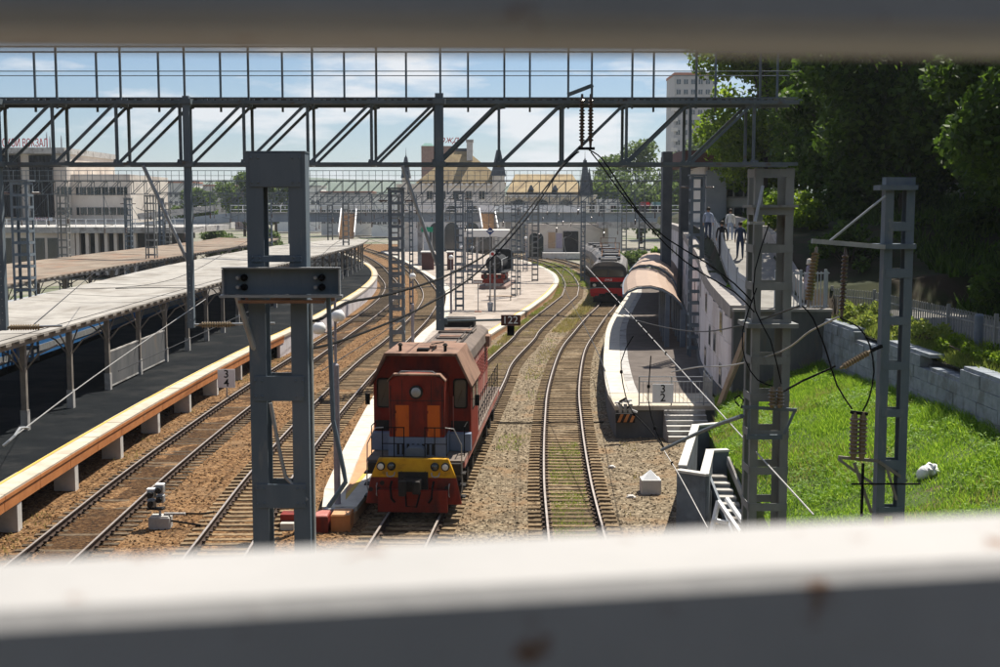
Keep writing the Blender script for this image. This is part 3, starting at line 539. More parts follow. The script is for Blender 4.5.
# left far platform under the rusty canopy
P0R = lambda y: x_at(LE, y)-1.9
p0 = thing('railway_platform', 'grey platform beneath the rusty far canopy at the left', 'platform', (-33, 60, -.26))
strip(lambda y: P0R(y)-9, P0R, ylist(40, 225, 5), -.4, 1.1).build('deck', M['concrete'], p0)
strip(lambda y: P0R(y)-.6, lambda y: P0R(y)-.01, ylist(40, 225, 5), 1.101, 1.12).build('edge_strip', M['white'], p0)

# ------------------------------------------------------------------ canopies
def canopy(name, label, lf, rf, ys, z, roofm, postx, posty, drop=.05, base=1.1, lz=.12):
    t = thing(name, label, 'canopy', (postx(posty[0]), posty[0], base))
    for a, b_ in zip(ys, ys[1:]):
        v = []; jz = rnd.uniform(-.012, .012)
        for y in (a+.012, b_-.012):
            l, r = lf(y), rf(y); mid = l + (r-l)*.55
            v += [(l, y, z+lz), (mid, y, z-drop), (r, y, z), (r, y, z+.07+jz), (mid, y, z-drop+.07+jz), (l, y, z+lz+.07+jz)]
        MB().add(v, [(0, 1, 7, 6), (1, 2, 8, 7), (2, 3, 9, 8), (3, 4, 10, 9), (4, 5, 11, 10), (5, 0, 6, 11), (0, 5, 4, 1), (1, 4, 3, 2), (6, 7, 10, 11), (7, 8, 9, 10)]).build('roof_sheet', roofm, t)
    for off in (-.12, -2.6):
        strip(lambda y: rf(y)+off-.12, lambda y: rf(y)+off, ylist(ys[0], ys[-1], 3), z-.24, z-.02 if off > -1 else z-.16).build('edge_beam', M['canopysteel'], t)
    rib = MB()
    for y in ylist(ys[0], ys[-1], 1.25):
        rib.beam((lf(y)+.3, y, z+lz-.12), (rf(y)-.3, y, z-.12), .07, .12)
        rib.cbox((rf(y)-.03, y, z-.03), (.16, .5, .10))
    q = rib.build('rafters', M['canopysteel'], t); q['kind'] = 'stuff'
    for y in posty:
        x = postx(y)
        p_ = MB().box(x-.10, x+.10, y-.10, y+.10, base, z-.3).build('post', M['canopysteel'], t)
        MB().box(x-.13, x+.13, y-.13, y+.13, base, base+.75).build('post_base', M['concrete'], p_)
        br = MB()
        for d in (-1, 1): br.tube([(x, y+d*.1, z-1.25), (x, y+d*.5, z-.75), (x, y+d*1.15, z-.26)], .035, 6); br.tube([(x+d*.1, y, z-1.2), (x+d*.55, y, z-.65), (x+d*1.3, y, z-.28)], .035, 6)
        br.build('bracket', M['canopysteel'], p_)
    return t
C1R = catmull([(-16.6, 20), (-16.95, 42), (-17.35, 68), (-17.9, 97), (-17.6, 130), (-17.9, 160), (-19.2, 183)])
C1L = catmull([(-22.0, 20), (-22.4, 42), (-23.6, 60), (-24.6, 75), (-26.2, 100), (-26.9, 137), (-25.5, 165), (-20.6, 183)])
canopy('platform_canopy', 'long pale canopy over the high platform with orange edge', fn(C1L), fn(C1R), ylist(24, 183, 2.2), 4.55, M['canopyroof'], lambda y: x_at(C1R, y)-.45, [24.9+5.13*i for i in range(30)])
cc = lambda y: P0R(y)-1.2
canopy('platform_canopy', 'rusty brown canopy behind the pale one, beside the blue carriages', lambda y: P0R(y)-9.5, lambda y: P0R(y)-.5, ylist(52, 190, 3), 4.55, M['canopyroof2'], lambda y: P0R(y)-1.4, [54+6*i for i in range(23)])
sc_ = thing('platform_screen', 'dark grey screen panels fixed between posts of the pale canopy', 'screen', (-17.6, 55, 1.1))
for a, b_ in ((55.85, 60.65), (61.0, 65.75)):
    x0, x1 = x_at(C1R, a)-.45, x_at(C1R, b_)-.45
    MB().beam((x0, a, 2.0), (x1, b_, 2.0), .05, 1.5).build('panel', M['endwall'], sc_)
    for zz in (1.22, 2.78): MB().beam((x0, a, zz), (x1, b_, zz), .07, .07).build('panel_rail', M['concrete'], sc_)
# arched canopy on the right platform
def arch_canopy(label, y0, y1, xl, zoff):
    t = thing('arched_canopy', label, 'canopy', (xl(y0)+3, y0, 1.1), group='arched canopies of the right platform')
    prof = [(0, 4.15), (.25, 4.45), (.8, 4.68), (1.6, 4.72), (2.3, 4.55), (2.9, 4.2), (3.4, 3.7), (3.7, 3.15)]
    ys = ylist(y0, y1, 3.2)
    for a, b_ in zip(ys, ys[1:]):
        v = []; n = len(prof)
        for y in (a, b_-.02):
            for o_, zz in prof: v.append((xl(y)+o_, y, zz+zoff))
            for o_, zz in reversed(prof): v.append((xl(y)+o_, y, zz+zoff-.05))
        m2 = 2*n; f = [(k, (k+1) % m2, m2+(k+1) % m2, m2+k) for k in range(m2)]
        f += [(k, k+1, m2-2-k, m2-1-k) for k in range(n-1)] + [(m2+k, m2+m2-1-k, m2+m2-2-k, m2+k+1) for k in range(n-1)]
        MB().add(v, f).build('roof_panel', M['brownroof'], t, smooth=False)
    for y in ys:
        MB().tube([(xl(y)+o_, y-.03, zz+zoff-.13) for o_, zz in prof], .07, 6).build('rib', M['bluepost'], t)
        MB().box(xl(y)+3.35, xl(y)+3.65, y-.15, y+.15, 1.1, 3.3+zoff).build('post', M['bluepost'], t)
        MB().box(xl(y)+2.45, xl(y)+2.7, y-.12, y+.12, 1.1, 4.2+zoff).build('post', M['bluepost'], t)
    MB().sweep([(xl(y), y, 0) for y in ylist(y0, y1, 2)], [(-.04, 4.0+zoff), (.1, 4.0+zoff), (.1, 4.2+zoff), (-.04, 4.2+zoff)]).build('gutter', M['bluepost'], t)
    return t
arch_canopy('nearer brown arched canopy over the right platform beside the red electric train', 73, 95, lambda y: l3(y)+1.1, 0)
arch_canopy('farther brown arched canopy over the right platform, behind the first one', 97, 122, lambda y: l3(y)+1.1, .15)

# ------------------------------------------------------------------ the bridge railing in front of the camera
rl = thing('bridge_railing', 'grey painted steel railing of the bridge, two blurred horizontal bars across the picture', 'railing', (0, .45, 7.9))
ang = R(10.2); dx, dy = math.cos(ang), math.sin(ang)
def rbar(name, z0, z1, d0, wd, m=M['railing'], tilt=0.):
    b = MB(); n = Vector((-dy, dx, 0)); d = Vector((dx, dy, 0)); c = Vector((0, d0, 0)) ; v = []
    r = .006
    prof = [(r, z0), (wd-r, z0), (wd, z0+r), (wd, z1-r), (wd-r, z1), (r, z1), (0, z1-r), (0, z0+r)]
    for s_ in (-1.3, 1.3):
        for a, zz in prof: p = c + d*s_ + n*a; v.append((p.x, p.y, zz+s_*tilt))
    b.add(v, [(k, (k+1) % 8, 8+(k+1) % 8, 8+k) for k in range(8)] + [tuple(range(8)), tuple(range(15, 7, -1))])
    return b.build(name, m, rl)
rbar('rail', CAM_H-.145-.10, CAM_H-.145, .466, .079); rbar('rail', CAM_H+.0645, CAM_H+.17, .466, .079, tilt=.0125)
rbar('rail', CAM_H-.62, CAM_H-.52, .466, .079); rbar('kerb', 7.7, 8.0, .40, .22, M['concrete'])
for s_ in (-1.1, 1.1):
    p = Vector((0, .466, 0)) + Vector((dx, dy, 0))*s_
    MB().cbox((p.x-dy*.04, p.y+dx*.04, 8.7), (.07, .07, 1.5), ang).build('post', M['railing'], rl)

# ------------------------------------------------------------------ steel gantries and pylons
def tower(t, x, y, w_, d_, z0, z1, step, m, lw=.12, bh=.12, joined=False, part=None):
    xs, ys = (x-w_/2, x+w_/2), (y-d_/2, y+d_/2); bt = MB(); par = part or t
    for a in xs:
        for b_ in ys:
            sx, sy = (1 if a == xs[0] else -1), (1 if b_ == ys[0] else -1); q = MB()
            q.box(min(a, a+sx*lw), max(a, a+sx*lw), min(b_, b_+sy*.014), max(b_, b_+sy*.014), z0, z1)
            q.box(min(a, a+sx*.014), max(a, a+sx*.014), min(b_+sy*.0141, b_+sy*lw), max(b_+sy*.0141, b_+sy*lw), z0, z1)
            q.build('leg', m, par)
    n = int((z1-z0)/step)
    for i in range(n+1):
        z = z1 - bh/2 - .02 - i*step
        if z < z0+.1: break
        pcs = [MB().box(xs[0]+.02, xs[1]-.02, b_-.013, b_-.001, z-bh/2, z+bh/2) if b_ == ys[0] else MB().box(xs[0]+.02, xs[1]-.02, b_+.001, b_+.013, z-bh/2, z+bh/2) for b_ in ys]
        pcs += [MB().box(xs[0]-.013, xs[0]-.001, ys[0]+.02, ys[1]-.02, z-bh/2, z+bh/2), MB().box(xs[1]+.001, xs[1]+.013, ys[0]+.02, ys[1]-.02, z-bh/2, z+bh/2)]
        if joined:
            for q in pcs: bt.add(q.v, q.f)
        else:
            for q in pcs: q.build('batten', m, par)
    if joined: bt.build('battens', m, par)['kind'] = 'stuff'
def insulator(b, p, q, n=9, r0=.028, r1=.075):
    p, q = Vector(p), Vector(q); pts = [p]; rs = [r0*.7]; a, e = p.lerp(q, .1), p.lerp(q, .9)
    for i in range(n):
        for t_, r in ((0, r0), (.35, r1), (.6, r1*.85), (.75, r0)):
            pts.append(a.lerp(e, (i+t_)/n)); rs.append(r)
    pts.append(q); rs.append(r0*.7); return b.tube(pts, rs, 10)
def gantry(label, Y, x0, x1, zb, zt, zr, bay, towers, m, dep=.8, near=False, tz0=-.3, tw=.73, ref=None):
    t = thing('catenary_gantry', label, 'gantry', (towers[0][0], Y, tz0)); yf, yb = Y-dep/2, Y+dep/2
    ref = x0 if ref is None else ref; k0 = math.ceil((x0-ref)/bay); k1 = math.floor((x1-ref)/bay); ks = [ref+bay*k for k in range(k0, k1+1)]
    for y in (yf, yb):
        for zz, h in ((zb, .06), (zt, .07)):
            MB().box(x0, x1, y-.065, y+.065, zz-h/2, zz+h/2).build('chord', m, t)
        if zr: MB().tube([(x0, y, zr), (x1, y, zr)], .018, 6).build('handrail', m, t); MB().tube([(x0, y, zr-.45), (x1, y, zr-.45)], .009, 5).build('guard_wire', m, t)
        V, D, Pp = [], [], []
        for k, x in enumerate(ks):
            V.append(MB().beam((x, y, zb+.031), (x, y, zt-.036), .052, .05, (0, 1, 0)))
            if x+bay <= x1: D.append(MB().beam((x+.04, y, zb+.031), (x+bay-.04, y, zt-.036), .05, .045, (0, 1, 0)))
            if zr: q = x + (bay*.5 if y == yb else .1); Pp.append(MB().box(q-.019, q+.019, y-.019, y+.019, zt-.12, zr-.002))
        for nm, lst in (('upright', V), ('diagonal_brace', D), ('railing_post', Pp)):
            if near:
                for q in lst: q.build(nm, m, t)
            else:
                a = MB()
                for q in lst: a.add(q.v, q.f)
                if lst: a.build(nm + 's', m, t)['kind'] = 'stuff'
    cb = MB()
    for x in ks:
        for zz in (zb, zt): cb.beam((x, yf+.066, zz), (x, yb-.066, zz), .06, .06)
    cb.build('cross_ties', m, t)['kind'] = 'stuff'
    MB().box(x0, x1, yf+.07, yb-.07, zt+.08, zt+.10).build('walkway', m, t)
    if not near:
        q = random.Random(int(Y)); hb = MB(); ib = MB(); x = x0+1
        while x < x1-1:
            h = q.uniform(.8, 3.6); hb.beam((x, yf, zb), (x, yf, zb-h), .07); s_ = q.choice((-1, 1)); hb.beam((x, yf, zb-h+.1), (x+s_*q.uniform(.8, 1.9), yf, zb-h+q.uniform(.0, .9)), .045); hb.beam((x, yf, zb-.1), (x+s_*q.uniform(.6, 1.6), yf-.3, zb-h*.8), .03)
            insulator(ib, (x, yf, zb-h), (x, yf, zb-h-.55), 4, .04, .1); x += q.uniform(1.4, 3.6)
        hb.build('hangers', m, t)['kind'] = 'stuff'; ib.build('hanger_insulators', M['insuldark'], t)['kind'] = 'stuff'
    for (x, dz) in towers: tower(t, x, Y, tw, tw, dz, zb-.07, .71 if near else .67, M['pylon2'], .15 if near else .11, .15 if near else .13, joined=not near)
    return t
GY = 24.0
g1 = gantry('nearest steel truss gantry spanning the whole width above the tracks, with handrail posts', GY, -17, 5.56, 10.06, 11.2, 12.22, 1.19, [(5.16, .6), (-16.2, 1.1)], M['gantry'], near=True, ref=-.02)
def px(x, Y): return (x-500)/1250*Y
gp = MB(); bo = MB()
for k in range(-14, 5):
    x = -.02+1.19*k
    for y in (GY-.4-.073, GY+.4-.073):
        for z_, d in ((10.06, 1), (11.2, -1)):
            gp.prism([(x-.08, z_-d*.025), (x+.08, z_-d*.025), (x+.09, z_+d*.06), (x-.05, z_+d*.09)], y+.03, y+.038)
            for a, b_ in ((-.07, .0), (.0, .06), (.08, .0), (.03, -.02)): bo.lathe((x+a*.7, y+.03, z_+d*b_*.6), [(.009, 0), (.009, -.01)], 6, 'y')
gp.build('gusset_plates', M['gantry'], g1)['kind'] = 'stuff'; bo.build('bolts', M['galv'], g1)['kind'] = 'stuff'
bo = MB(); x = -16.8
while x < 5.6: bo.cbox((x, GY-.4, 11.245), (rnd.uniform(.04, .09), .06, rnd.uniform(.015, .035))); x += rnd.uniform(.09, .17)
bo.build('cable_ties', M['gantry'], g1)['kind'] = 'stuff'
MB().tube([(-16.9+i*.5, GY-.37, 11.25+.01*math.sin(i*2.3)) for i in range(45)], .012, 5).build('gantry_cable', M['black'], g1)
tw = MB().box(4.72, 5.6, GY-.45, GY+.45, 9.25, 9.30).build('collar', M['pylon2'], g1)
MB().box(4.68, 5.64, GY-.50, GY+.50, 6.98, 7.06).build('collar', M['pylon2'], g1)
for x, zt, zb, wd in ((px(190.5, GY-.55), 11.3, 7.0, .115), (px(440, GY-.55), 11.35, 6.95, .15), (px(2.5, GY-.55), 11.3, 6.95, .115)):
    y = GY-.55; q = MB().box(x-wd/2, x+wd/2, y-.08, y+.055, zb, zt).build('drop_post', M['pylon'], g1)
    b = MB()
    for i in range(9): b.lathe((x, y-.087, 7.15+i*.13), [(.012, -.004), (.012, .004)], 6, 'y')
    b.build('bolts', M['galv'], q)
    MB().cbox((x, y, 11.2), (wd+.08, .2, .10)).build('clamp', M['gantry'], q); MB().cbox((x, y, 10.05), (wd+.08, .2, .10)).build('clamp', M['gantry'], q)
for (a, b_) in (((px(153, GY), GY-.47, 10.03), (px(191, GY-.55), GY-.55, 8.12)), ((px(405, GY), GY-.47, 10.03), (px(439, GY-.55), GY-.55, 8.08))):
    MB().tube([a, b_], .035, 8).build('strut', M['galv'], g1)
# registration arms at the feet of the drop posts
for x, l_, z, ins, lb in ((px(190.5, GY), 1.7, 7.05, True, 'horizontal catenary arm with ribbed insulator on the drop post beside the near pylon'), (px(2.5, GY), 1.3, 7.0, True, 'horizontal catenary arm with ribbed insulator at the left picture edge above the pale canopy'),
                         (px(440, GY), 1.36, 7.12, False, 'dark horizontal arm on the drop post above the locomotive, holding a small number sign')):
    y = GY-.55; t = thing('registration_arm', lb, None, Vector((x, y, z))-g1.location); t.parent = g1
    b = MB().tube([(x+.09, y, z), (x+l_, y, z+.03)], .022, 8).build('tube', M['galv'] if ins else M['gantry'], t)
    if ins: insulator(MB(), (x+.25, y, z), (x+.95, y, z+.01), 12, .03, .062).build('insulator', M['insul'], t)
    MB().cbox((x+.11, y, z), (.1, .12, .12)).build('bracket', M['gantry'], t)
sg = thing('number_sign', 'small dark number sign 122 hanging on the arm above the locomotive track', 'sign', (px(510, GY), GY-.56, 7.12))
MB().box(px(501, GY), px(520, GY), GY-.60, GY-.57, 7.04, 7.24).build('plate', M['maroon'], sg); MB().box(px(507, GY), px(514, GY), GY-.60, GY-.55, 6.85, 7.035).build('bracket', M['black'], sg)
text('122', 'lettering', .2, M['signwhite'], sg, (0, -.045, .02))
# hanging double insulator on the gantry
hi = thing('hanging_insulator', 'pair of dark ribbed insulators hanging from a bracket on the nearest gantry', 'insulator', (1.6, GY-.5, 11.25))
y = GY-.55
MB().beam((1.25, y, 11.32), (1.72, y, 11.5), .06, .07).build('bracket', M['gantry'], hi); MB().beam((1.7, y, 11.5), (1.7, y, 11.25), .04).build('hanger', M['gantry'], hi)
for x in (1.52, 1.68): insulator(MB(), (x, y, 11.34), (x, y, 10.36), 13, .03, .058).build('insulator', M['insuldark'], hi)
MB().beam((1.46, y, 10.34), (1.76, y, 10.34), .05).build('yoke', M['black'], hi)
gantry('middle-distance truss gantry with handrail seen below the nearest one', 115, -48, 17.6, 10.45, 11.65, 12.6, 1.2, [(-9.7, -.3), (-32, 1.1), (-40, 1.1), (16.9, 1.1)], M['gantry'], tw=.9)
gantry('second truss gantry behind the middle-distance one, crossing before the station roof', 154.6, -42, 18, 9.85, 11.05, None, 1.3, [(4.33, .2), (-19, -.3), (-41, 1.1), (17.5, 1.1)], M['gantry'], tw=.8)
gantry('farthest truss gantry just before the footbridge', 192, -48, 20, 9.7, 10.9, None, 1.5, [(-.5, .2), (-26, -.3), (19, .2)], M['gantry'], tw=.8)
for (x, y, w_, z0, z1, lb) in ((-5.45, 66, .8, .2, 10.2, 'battened steel mast rising behind the locomotive cab'), (10.75, 68.6, .75, 1.1, 10.95, 'battened steel mast standing before the curved gallery wall'), (-3.59, 110.6, .78, .2, 10.6, 'battened steel mast on the middle platform next to the drop post'), (1.37, 126.8, .5, .2, 9.8, 'slim battened mast on the middle platform near the steam locomotive'), (1.95, 129.7, .4, .2, 9.0, 'thin battened mast just behind the slim one on the middle platform'), (-25.1, 66, .9, 1.1, 10.6, 'battened mast between the two canopies near the left picture edge'), (-7.8, 110, .35, -.3, 9.6, 'slim mast beside the battened mast behind the locomotive cab'),
    (-44.4, 150, .8, 1.1, 10.3, 'distant battened mast before the terminal wing, the left one of a pair'), (-41, 152, .6, 1.1, 10.3, 'distant battened mast before the terminal wing, the right one of a pair'), (-31.3, 170, .8, -.3, 10.2, 'distant battened mast seen through the opening of the near pylon'), (-28.6, 172, .8, -.3, 10.2, 'distant battened mast right of the one seen through the near pylon'),
    (-3.6, 150, .7, .2, 10.0, 'distant battened mast left of the steam locomotive'), (3.6, 178, .7, .2, 10.0, 'distant battened mast before the dark archways'), (10.6, 160, .6, -.3, 10.0, 'distant battened mast between the curving track and the electric train')):
    t = thing('catenary_mast', lb, 'mast', (x, y, z0), group='steel catenary masts'); tower(t, x, y, w_, w_, z0, z1, .62, M['pylon'], .13 if w_ > .5 else .08, .14, joined=y > 90)
    MB().cbox((x, y, z1+.05), (w_+.16, w_+.16, .08)).build('head_plate', M['gantry'], t)
    for s_ in (-1, 1): insulator(MB(), (x+s_*(w_/2+.05), y, z1-.6), (x+s_*(w_/2+.55), y, z1-.6), 6).build('insulator', M['insuldark'], t)

def steel_pylon(x, y, z0, z1, label, wd=.49, dp=.22, lw=.14, arm_z=None, battens=()):
    t = thing('steel_pylon', label, 'pylon', (x, y, z0), group='blue-grey battened pylons')
    for s_ in (-1, 1):
        c = x + s_*(wd-lw)/2; q = MB(); e = .012
        q.box(c-lw/2, c+lw/2, y-dp/2, y-dp/2+e, z0, z1); q.box(c-lw/2, c+lw/2, y+dp/2-e, y+dp/2, z0, z1)
        o_ = c + s_*(lw/2-e/2); q.box(o_-e/2, o_+e/2, y-dp/2+e, y+dp/2-e, z0, z1)
        q.build('channel_leg', M['pylon'], t)
    for (a, b_) in battens:
        for yy in (y-dp/2-.011, y+dp/2+.001):
            MB().box(x-wd/2+lw*.25, x+wd/2-lw*.25, yy, yy+.01, a, b_).build('batten', M['pylon'], t, bevel=.003)
    MB().box(x-wd/2-.005, x+wd/2+.005, y-dp/2-.005, y+dp/2+.005, z1+.001, z1+.012).build('cap_plate', M['pylon'], t)
    return t
def zz(py, Y): return CAM_H + ((-math.sin(math.atan(126/1250)) - (py-333.5)/1250*math.cos(math.atan(126/1250))) / (math.cos(math.atan(126/1250)) - (py-333.5)/1250*math.sin(math.atan(126/1250)))) * Y
Y1 = 10.5; LX = px(279.5, Y1)
bt = [(zz(b_, Y1-.11), zz(a, Y1-.11)) for a, b_ in ((153, 187), (256, 262), (376, 401), (484, 508), (600, 625), (720, 745))] + [(.6, .85), (1.6, 1.85), (2.6, 2.85), (3.5, 3.75)]
L1 = steel_pylon(LX, Y1, -.3, zz(153, Y1), 'near blue-grey battened steel pylon with bolted crossarm, left of the locomotive', battens=bt)
ya = Y1-.11-.025
ca = MB().box(px(223, ya), px(341, ya), ya-.012, ya, zz(294, ya), zz(268, ya)).build('crossarm', M['pylon'], L1)
MB().box(px(221, ya), px(343, ya), ya-.09, ya-.013, zz(297, ya), zz(294.5, ya)).build('flange', M['galv'], ca); MB().box(px(223, ya), px(341, ya), ya-.07, ya-.013, zz(268.4, ya), zz(267, ya)).build('flange', M['galv'], ca)
for s_ in (px(224, ya), px(340, ya)): MB().box(s_-.006, s_+.006, ya-.07, ya-.013, zz(294, ya), zz(269, ya)).build('end_plate', M['galv'], ca)
for bx in (241, 318.5):
    for by in (277.5, 287): 
        MB().lathe((px(bx, ya)-.02, ya-.013, zz(by, ya)), [(.018, 0), (.018, -.03), (.012, -.055)], 8, 'y').build('bolt', M['galv'], ca)
        MB().lathe((px(bx, ya)+.03, ya-.013, zz(by, ya)), [(.03, 0), (.03, -.018), (.012, -.05)], 8, 'y').build('washer', M['black'], ca)
MB().box(px(238, ya), px(330, ya), ya+.27, ya+.28, zz(301, ya+.27), zz(297, ya+.27)).build('rear_arm', M['rust'], ca)
MB().box(px(240, ya), px(325, ya), ya-.10, ya-.03, zz(302.5, ya), zz(299.5, ya)).build('clamp_bar', M['rust'], ca)
pts = lambda l_: [(px(a, Y), Y, zz(b_, Y)) for a, b_, Y in l_]
for nm, l_, r, mm in (('brace_tube', [(237, 297, 10.3), (252, 347, 10.4), (262, 372, 10.55)], .026, 'galv'), ('conduit', [(268, 403, 10.4), (277, 455, 10.4), (282, 477, 10.4), (304, 500, 10.4)], .017, 'galv'),
                      ('conduit', [(328, 296, 10.35), (331, 420, 10.35), (341, 470, 10.35), (343, 482, 10.35), (325, 507, 10.35)], .02, 'pylon')):
    MB().tube(pts(l_), r, 8).build(nm, M[mm], L1)
for s_, w_ in ((px(310.5, Y1), .012),): MB().box(s_-w_/2, s_+w_/2, Y1-.02, Y1+.05, 1.0, zz(300, Y1)).build('cable_duct', M['galv'], L1)
rv = MB()
for (a, b_) in bt[:5]:
    for xx in (-.2, -.14, .14, .2):
        for zc in (a+.04, b_-.04): rv.lathe((LX+xx, Y1-.122, zc), [(.011, 0), (.009, -.008), (.003, -.011)], 8, 'y')
rv.build('rivets', M['pylon'], L1)['kind'] = 'stuff'
# right pylon with bracket and insulators
Y2 = 21.0; RX = px(896, Y2); z0 = 2.0
bt = [(zz(b_, Y2-.11), zz(a, Y2-.11)) for a, b_ in ((178, 188), (222, 231), (269, 278), (317, 325), (362, 370), (409, 417), (460, 470), (507, 516))] + [(2.3, 2.45)]
R1 = steel_pylon(RX, Y2, z0, zz(178, Y2), 'slim battened pylon on the lawn with a bracket arm carrying hanging insulators', battens=bt)
ya = Y2-.16
for py in (187, 246): MB().box(px(877, ya), px(915, ya), ya-.03, ya+.34, zz(py+3, ya), zz(py-2, ya)).build('clamp_frame', M['pylon'], R1)
br = MB().beam((px(811, ya), ya, zz(241, ya)), (px(884, ya), ya, zz(247, ya)), .07, .075).build('bracket_arm', M['galv'], R1)
MB().tube([(px(829, ya), ya, zz(241, ya)), (px(883, ya), ya, zz(196, ya))], .02, 8).build('tie_rod', M['galv'], br)
insulator(MB(), (px(816, ya), ya, zz(247, ya)), (px(803, ya), ya-.4, zz(305, ya)), 14, .03, .07).build('insulator', M['insul'], br)
insulator(MB(), (px(845, ya), ya, zz(248, ya)), (px(841, ya), ya-.1, zz(318, ya)), 14, .03, .06).build('insulator', M['insuldark'], br)
fr = MB().beam((px(842, ya), ya-.1, zz(456, ya)), (px(884, ya), ya, zz(461, ya)), .05).build('insulator_stand', M['canopysteel'], R1)
MB().beam((px(842, ya), ya-.1, zz(458, ya)), (px(881, ya), ya-.05, zz(485, ya)), .045).build('stand_strut', M['canopysteel'], fr); MB().beam((px(858, ya), ya-.1, zz(462, ya)), (px(878, ya), ya-.05, zz(512, ya)), .045).build('stand_strut', M['canopysteel'], fr)
MB().beam((px(884, ya), ya-.02, zz(461, ya)), (px(915, ya), ya+.1, zz(482, ya)), .05).build('stand_strut', M['canopysteel'], fr); MB().beam((px(893, ya), ya, zz(468, ya)), (px(904, ya), ya, zz(500, ya)), .04).build('stand_strut', M['canopysteel'], fr)
MB().beam((px(867, ya), ya-.1, zz(462, ya)), (px(867, ya), ya-.1, zz(515, ya)), .04).build('stand_leg', M['black'], fr)
for a in (857, 865.5): insulator(MB(), (px(a, ya), ya-.1, zz(458, ya)), (px(a, ya), ya-.1, zz(411, ya)), 9, .055, .085).build('insulator', M['insul'], fr)
MB().beam((px(853, ya), ya-.1, zz(411, ya)), (px(870, ya), ya-.1, zz(413, ya)), .07, .05).build('insulator_cap', M['black'], fr)
MB().beam((px(855, ya), ya-.15, zz(482, ya)), (px(925, ya), ya-.15, zz(482, ya)), .025).build('cross_rod', M['black'], fr)
# strain insulator from the right pylon towards the left
si = thing('strain_insulator', 'ribbed strain insulator slanting from the slim pylon over the lawn', 'insulator', (px(860, ya), ya, zz(350, ya)))
insulator(MB(), (px(838, ya), ya-.3, zz(366, ya)), (px(872, ya), ya-.1, zz(350, ya)), 10, .03, .06).build('insulator', M['insul'], si)
MB().beam((px(872, ya), ya-.1, zz(350, ya)), (px(884, ya), ya, zz(346, ya)), .05).build('link', M['black'], si); MB().tube(pts([(838, 366, 20.5), (832, 369, 20.5), (805, 381, 20.3), (787, 391, 22.5)]), .018, 6).build('tail_wire', M['black'], si)
# insulator stand on the gantry tower
ts = thing('insulator_stand', 'steel bracket with stubby ribbed insulators on the gantry tower at the right', 'insulator', (px(768, 23.4), 23.4, zz(405, 23.4))); y = 23.5
MB().beam((px(745, y), y, zz(407, y)), (px(800, y), y, zz(410, y)), .05, .06).build('arm', M['gantry'], ts); MB().beam((px(750, y), y, zz(437, y)), (px(786, y), y, zz(437, y)), .06, .09).build('clamp', M['gantry'], ts)
for a in (775, 783): insulator(MB(), (px(a, y-.1), y-.1, zz(407, y)), (px(a, y-.1), y-.1, zz(386, y)), 5, .05, .085).build('insulator', M['insul'], ts)
MB().beam((px(798, y), y, zz(411, y)), (px(788, y), y, zz(434, y)), .045).build('strut', M['gantry'], ts); MB().beam((px(752, y), y, zz(410, y)), (px(752, y), y, zz(436, y)), .045).build('strut', M['gantry'], ts)
MB().tube(pts([(742, 406, 23.3), (738, 402, 23.3), (737, 398, 23.3), (742, 396, 23.3), (746, 400, 23.3), (744, 408, 23.3)]), .018, 6).build('clip_ring', M['black'], ts)
sh = thing('anchor_strut', 'pale slanting strut clamped high on the gantry tower at the right', 'strut', (px(758, 23.3), 23.3, zz(222, 23.3)))
MB().tube(pts([(761, 186, 23.4), (754, 222, 23.2)]), .03, 8).build('tube', M['galv'], sh); MB().cbox((px(755, 23.4), 23.4, zz(223, 23.4)), (.28, .2, .05)).build('seat_plate', M['galv'], sh)

# ------------------------------------------------------------------ the red diesel locomotive
def rect(b, x0, x1, y, z0, z1, t_=.02): return b.box(x0, x1, y-t_, y, z0, z1)
def rounded(x0, x1, z0, z1, r, n=4):
    p = []
    for cx, cz, a0 in ((x1-r, z1-r, 0), (x0+r, z1-r, 90), (x0+r, z0+r, 180), (x1-r, z0+r, 270)):
        for k in range(n+1): a = R(a0+90*k/n); p.append((cx+r*math.cos(a), cz+r*math.sin(a)))
    return p
lo = thing('diesel_locomotive', 'red diesel shunting locomotive with orange doors and yellow front band', 'locomotive', (-2.63, 37.05, 0), -math.atan(.0685))
def lp(b, name, m, parent=None, **k): return b.build(name, M[m], parent or lo, world=False, **k)
lp(MB().box(-1.42, 1.42, .32, 16.6, 1.22, 1.52), 'underframe', 'darkmetal')
lp(MB().box(-1.5, 1.5, .5, 16.4, 1.521, 1.58), 'walkway_deck', 'hoodroof')
fp = lp(MB().prism([(-1.46, .31), (1.46, .31), (1.30, 1.12), (-1.30, 1.12)], .12, .31), 'front_plate', 'locored', bevel=.015)
lp(MB().prism([(-1.30, 1.122), (1.30, 1.122), (1.06, 1.70), (-1.06, 1.70)], .125, .31), 'yellow_band', 'locoyellow', bevel=.015)
pw = lp(MB().prism([(-1.06, .10), (1.06, .10), (1.06, .78), (-1.06, .78)], -.10, .115), 'snow_plough', 'locored', bevel=.02)
for z in (.28, .45): lp(MB().box(-1.05, 1.05, -.118, -.101, z, z+.05), 'plough_rib', 'locored', pw)
cp = lp(MB().box(-.28, .28, -.45, .1, .80, 1.14), 'coupler', 'darkmetal', bevel=.04)
lp(MB().box(-.34, -.12, -.72, -.46, .72, 1.2), 'coupler_jaw', 'darkmetal', cp, bevel=.05); lp(MB().box(.06, .30, -.62, -.46, .76, 1.16), 'coupler_jaw', 'darkmetal', cp, bevel=.05)
lp(MB().box(-.45, .45, .02, .119, .66, 1.30), 'coupler_pocket', 'darkmetal', cp)
lp(MB().tube([(-.2, -.2, .8), (-.15, -.35, .35), (.15, -.35, .33), (.25, -.2, .75)], .03, 8), 'brake_hose', 'black', cp)
